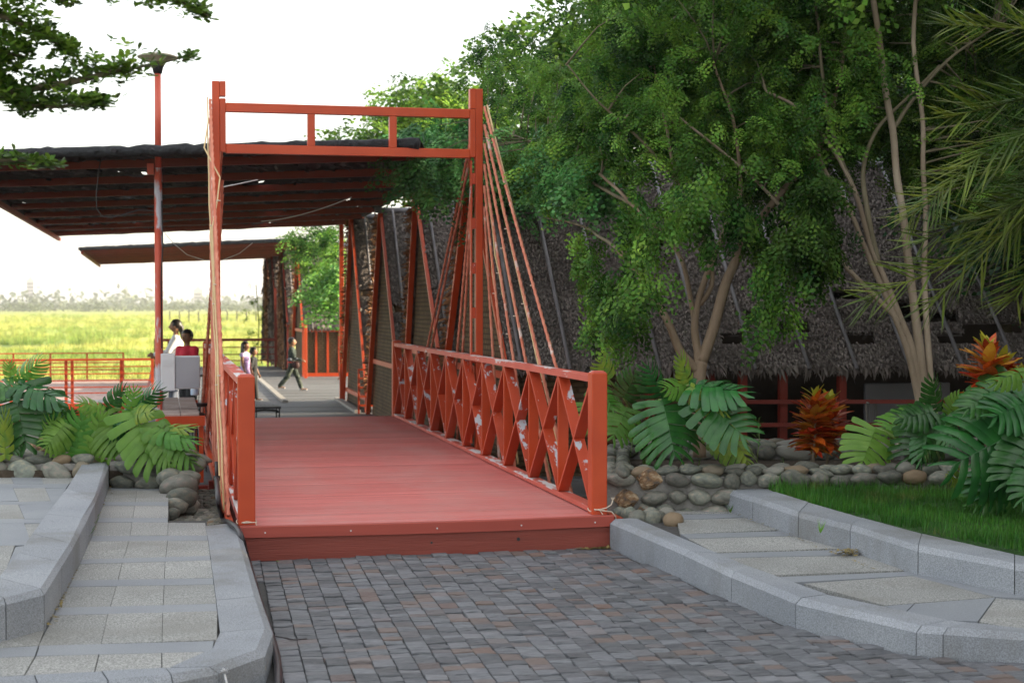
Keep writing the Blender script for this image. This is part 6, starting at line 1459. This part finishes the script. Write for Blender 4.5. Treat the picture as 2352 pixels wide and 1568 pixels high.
def person(label, h, loc, rz, legs, arms, top, bottom=None, dress=None, hair='short', lean=0.0, head_turn=0.0, shoes=None, kid=True, extras=None, headk=1.0, stripe=None):
    """local frame: faces +x. legs / arms: (swing, bend) in radians for left (+y) and right (-y)."""
    root = thing('person', loc, label, 'person', None, rz); H = h; hd = (.150 if kid else .132)*headk; V = Vector
    hip = V((0,0,.50)); ch = V((lean*.25,0,.74)); nk = V((lean*.30,0,1-hd-.025)); hc = V((lean*.33+.008,0,1-hd*.5)); sh = nk.z-.02
    body = MB()
    capsule(body, hip*H, ch*H, .062*H, .070*H); ellip(body, (ch*H+V((0,0,-.01*H))), .055*H, .088*H, .10*H); ellip(body, hip*H, .06*H, .08*H, .07*H)
    capsule(body, ch*H, (nk+V((0,0,.03)))*H, .035*H, .028*H); ellip(body, hc*H, hd*.46*H, hd*.39*H, hd*.5*H)
    ct, st_ = math.cos(head_turn), math.sin(head_turn)
    def hp_(x, y, z): return (hc + V((x*ct-y*st_, x*st_+y*ct, z)))*H
    capsule(body, hp_(hd*.43,0,hd*.02), hp_(hd*.50,0,-hd*.08), .008*H, .011*H, 8)               # nose
    capsule(body, hp_(hd*.38,-.012,-hd*.24), hp_(hd*.38,.012,-hd*.24), .008*H, .008*H, 8)        # mouth
    for s in (-1, 1): ellip(body, hp_(0, s*hd*.40, -hd*.02), .010*H, .006*H, .016*H)
    J = {}
    for s, (sw, bd), (asw, abd) in ((1, legs[0], arms[0]), (-1, legs[1], arms[1])):
        hj = V((0, s*.048, .49)); th, shn = .235, .225
        kn = hj + V((math.sin(sw)*th, 0, -math.cos(sw)*th)); a2 = sw-bd; an = kn + V((math.sin(a2)*shn, 0, -math.cos(a2)*shn))
        J[s] = (hj, kn, an)
        capsule(body, hj*H, kn*H, .052*H, .034*H); capsule(body, kn*H, an*H, .034*H, .021*H)
        fa = -.15*a2; ft = an + V((.095*math.cos(fa*0), 0, -.020)); capsule(body, (an+V((-.012,0,-.018)))*H, ft*H, .020*H, .016*H)
        sj = V((nk.x*.9, s*.098, sh-.02)); el = sj + V((math.sin(asw)*.165, s*.012, -math.cos(asw)*.165)); a3 = asw+abd; wr = el + V((math.sin(a3)*.145, -s*.005, -math.cos(a3)*.145))
        capsule(body, V((ch.x, 0, sh-.02))*H, sj*H, .04*H, .032*H); capsule(body, sj*H, el*H, .030*H, .022*H); capsule(body, el*H, wr*H, .022*H, .014*H)
        hdv = V((math.sin(a3), 0, -math.cos(a3))); sd2 = V((math.cos(a3), 0, math.sin(a3))); pm_ = wr+hdv*.035; capsule(body, wr*H, pm_*H, .014*H, .016*H, 8)
        for k_, (o_, l_) in enumerate(((-.014,.034),(-.005,.040),(.005,.038),(.014,.028))):
            b0 = pm_+sd2*o_*1.1; f1 = b0+hdv*l_*.6; f2 = f1+(hdv*.8+V((0,-s*.5,0))).normalized()*l_*.5; capsule(body, b0*H, f1*H, .0062*H, .0058*H, 6); capsule(body, f1*H, f2*H, .0058*H, .005*H, 6)
        t0 = wr+hdv*.012+sd2*.012; capsule(body, t0*H, (t0+hdv*.022+sd2*.018)*H, .007*H, .006*H, 6)
        J[(s,'a')] = (sj, el, wr)
    remesh(body, 'body', m_skin, root, .0072*H)
    m_eye = m_black
    for s in (-1, 1): e_ = MB(); ellip(e_, hp_(hd*.415, s*hd*.16, hd*.06), .005*H, .007*H, .005*H, 8); o = link('eye', e_.mesh('eye', m_eye, True), root, world_geo=False)
    # top
    m_ = MB(); capsule(m_, (hip+V((0,0,-.0)))*H, ch*H, .072*H, .080*H); ellip(m_, ch*H, .064*H, .098*H, .108*H); ellip(m_, (hip+V((0,0,.01)))*H, .072*H, .094*H, .05*H)
    for s in (-1, 1):
        sj, el, wr = J[(s,'a')]; capsule(m_, V((ch.x, 0, sh-.03))*H, sj*H, .042*H, .042*H); capsule(m_, sj*H, sj.lerp(el, top.get('sleeve', .8))*H, .040*H, .036*H)
        if top.get('long'): capsule(m_, sj.lerp(el,.8)*H, el*H, .034*H, .031*H); capsule(m_, el*H, el.lerp(wr,.9)*H, .031*H, .026*H)
    if dress:
        for k_ in range(14): t = k_/13; z = .54-dress*t; ellip(m_, V((.0,0,z))*H, (.070+.055*t)*H, (.09+.055*t)*H, .04*H)
    remesh(m_, 'dress' if dress else 'shirt', top['m'], root, .009*H)
    if bottom:
        m_ = MB(); ellip(m_, V((0,0,.49))*H, .073*H, .092*H, .06*H)
        for s in (-1, 1):
            hj, kn, an = J[s]; e_ = bottom.get('len', 1.0); capsule(m_, hj*H, kn*H, .062*H, .048*H); capsule(m_, kn*H, kn.lerp(an, e_*.9)*H, .048*H, .042*H)
        remesh(m_, 'trousers', bottom['m'], root, .009*H)
    if shoes is not None:
        for s in (-1, 1):
            hj, kn, an = J[s]; m_ = MB(); capsule(m_, (an+V((-.02,0,-.028)))*H, (an+V((.095,0,-.030)))*H, .020*H, .018*H); remesh(m_, 'shoe', shoes, root, .007*H)
    hm = MB(); ellip(hm, (hc+V((-.012*ct,-.012*st_,.016)))*H, hd*.50*H, hd*.455*H, hd*.50*H)
    if hair == 'long':
        capsule(hm, (hc+V((-.04,0,.0)))*H, (hc+V((-.055,0,-.12)))*H, .045*H, .04*H); capsule(hm, (hc+V((-.05,.0,-.12)))*H, V((-.065+lean*.1,0,.66))*H, .042*H, .025*H)
        capsule(hm, (hc+V((-.01,-.045,.0)))*H, V((.005,-.085,.68))*H, .024*H, .014*H)
    if hair == 'tail': capsule(hm, (hc+V((-.06,0,-.01)))*H, (hc+V((-.085,0,-.13)))*H, .034*H, .02*H)
    ho = remesh(hm, 'hair', m_hair, root, .009*H)
    # clear the face: push hair vertices in front of the hairline into the skull
    for v in ho.data.vertices:
        l = Vector(v.co)/H-hc; fwd = l.x*ct+l.y*st_
        if fwd > hd*.20 and l.z < hd*.26: v.co = (hc + V((l.x-ct*hd*.34, l.y-st_*hd*.34, l.z)))*H
    if extras: extras(root, H, J, hc)
    return root
m_camo = mat('dark_green_camouflage', (.012,.022,.018), (.06,.075,.06), scale=14, rough=.85, sharp=(.45,.55)); overlay(m_camo, (.30,.33,.38), 9, .64, .66)
m_camo_t = mat('dark_patterned_top', (.012,.022,.020), (.035,.05,.045), scale=12, rough=.85, sharp=(.45,.55)); overlay(m_camo_t, (.34,.35,.42), 7, .63, .65); overlay(m_camo_t, (.45,.05,.03), 6, .67, .69)
m_sandal = mat('pale_sandal', (.45,.36,.28), (.35,.42,.5), scale=20, rough=.6)
bp = gz(671, 899, ZT); bp.z = ZT
def bag(root, H, J, hc):
    m_ = MB(); ellip(m_, Vector((.085,-.11,.50))*H, .07*H, .045*H, .075*H); o = link('bag', m_.mesh('bag', mat('dark_sling_bag', (.03,.014,.014), (.06,.02,.02), rough=.7), True), root, world_geo=False)
    s_ = MB().tube([Vector((.07,-.11,.56))*H, Vector((.075,-.02,.66))*H, Vector((.03,.075,.80))*H, Vector((-.05,.05,.80))*H, Vector((-.07,-.06,.62))*H, Vector((.05,-.12,.54))*H], .008*H, 6); link('strap', s_.mesh('strap', m_black), o, world_geo=False)
    w_ = MB(); ellip(w_, Vector((-.028,0,.60))*H, .060*H, .100*H, .045*H); link('pale_waist_print', w_.mesh('pale_waist_print', mat('pale_blue_print', (.40,.43,.52), (.10,.12,.14), scale=9, rough=.8, sharp=(.5,.56)), True), root, world_geo=False)
    w_ = MB(); ellip(w_, Vector((-.0,0,.548))*H, .082*H, .103*H, .022*H); link('red_hem', w_.mesh('red_hem', mat('red_hem_cloth', (.5,.035,.02), (.35,.33,.36), scale=9, rough=.8, sharp=(.55,.6)), True), root, world_geo=False)
person('boy in dark camouflage walking to the right with a sling bag across the terrace', 1.27, bp+Vector((0,0,.0)), math.radians(-12), ((.42,.10),(-.38,.32)), ((-.25,.5),(.35,.9)), dict(m=m_camo_t, long=True), dict(m=m_camo), hair='short', shoes=m_sandal, extras=bag)
m_purple = mat('purple_print_dress', (.40,.27,.62), (.66,.58,.80), scale=12, rough=.8, sharp=(.45,.6)); m_purple2 = m_purple
gp = gd(563, 790, 33.0); person('girl with long black hair in a sleeveless purple dress looking down', 1.27, Vector((gp.x, gp.y, ZT)), math.radians(-35), ((.05,.0),(-.05,.0)), ((.15,.2),(.1,.3)), dict(m=m_purple, sleeve=.08), dress=.30, hair='long', shoes=m_sandal, head_turn=-.2)
m_blackcloth = mat('black_cloth', (.02,.022,.024), (.035,.036,.04), rough=.9)
gp = gd(582, 790, 33.6); person('small boy in black close beside the girl in purple', 1.13, Vector((gp.x, gp.y, ZT)), math.radians(-20), ((.1,.0),(-.1,.1)), ((.1,.3),(-.1,.2)), dict(m=m_blackcloth, sleeve=.9), dict(m=m_blackcloth), hair='short', shoes=m_sandal)
m_redshirt = mat('bright_red_shirt', (.55,.02,.045), (.62,.03,.06), scale=5, rough=.8)
gp = gd(430, 757, 26.6); person('young man in a bright red t-shirt standing behind the electric cabinet', 1.235/1.0+.385, Vector((gp.x, gp.y, ZT)), math.radians(-125), ((.03,.0),(-.03,.0)), ((.15,.4),(.1,.5)), dict(m=m_redshirt, sleeve=.75), dict(m=m_blackcloth), hair='short', shoes=m_sandal, kid=False, headk=1.05)
m_wshirt = mat('white_blouse', (.70,.70,.74), (.76,.76,.79), rough=.8); m_jeans = mat('grey_jeans', (.10,.12,.17), (.15,.17,.23), rough=.9)
gp = gd(404, 735, 29.6); person('woman in a white blouse with tied black hair facing left beside the lamp post', 1.76, Vector((gp.x, gp.y, ZT)), math.radians(176), ((.12,.05),(.02,.0)), ((.5,.9),(.4,.9)), dict(m=m_wshirt, sleeve=.9, long=True), dict(m=m_jeans), hair='tail', shoes=m_sandal, kid=False, headk=.98)
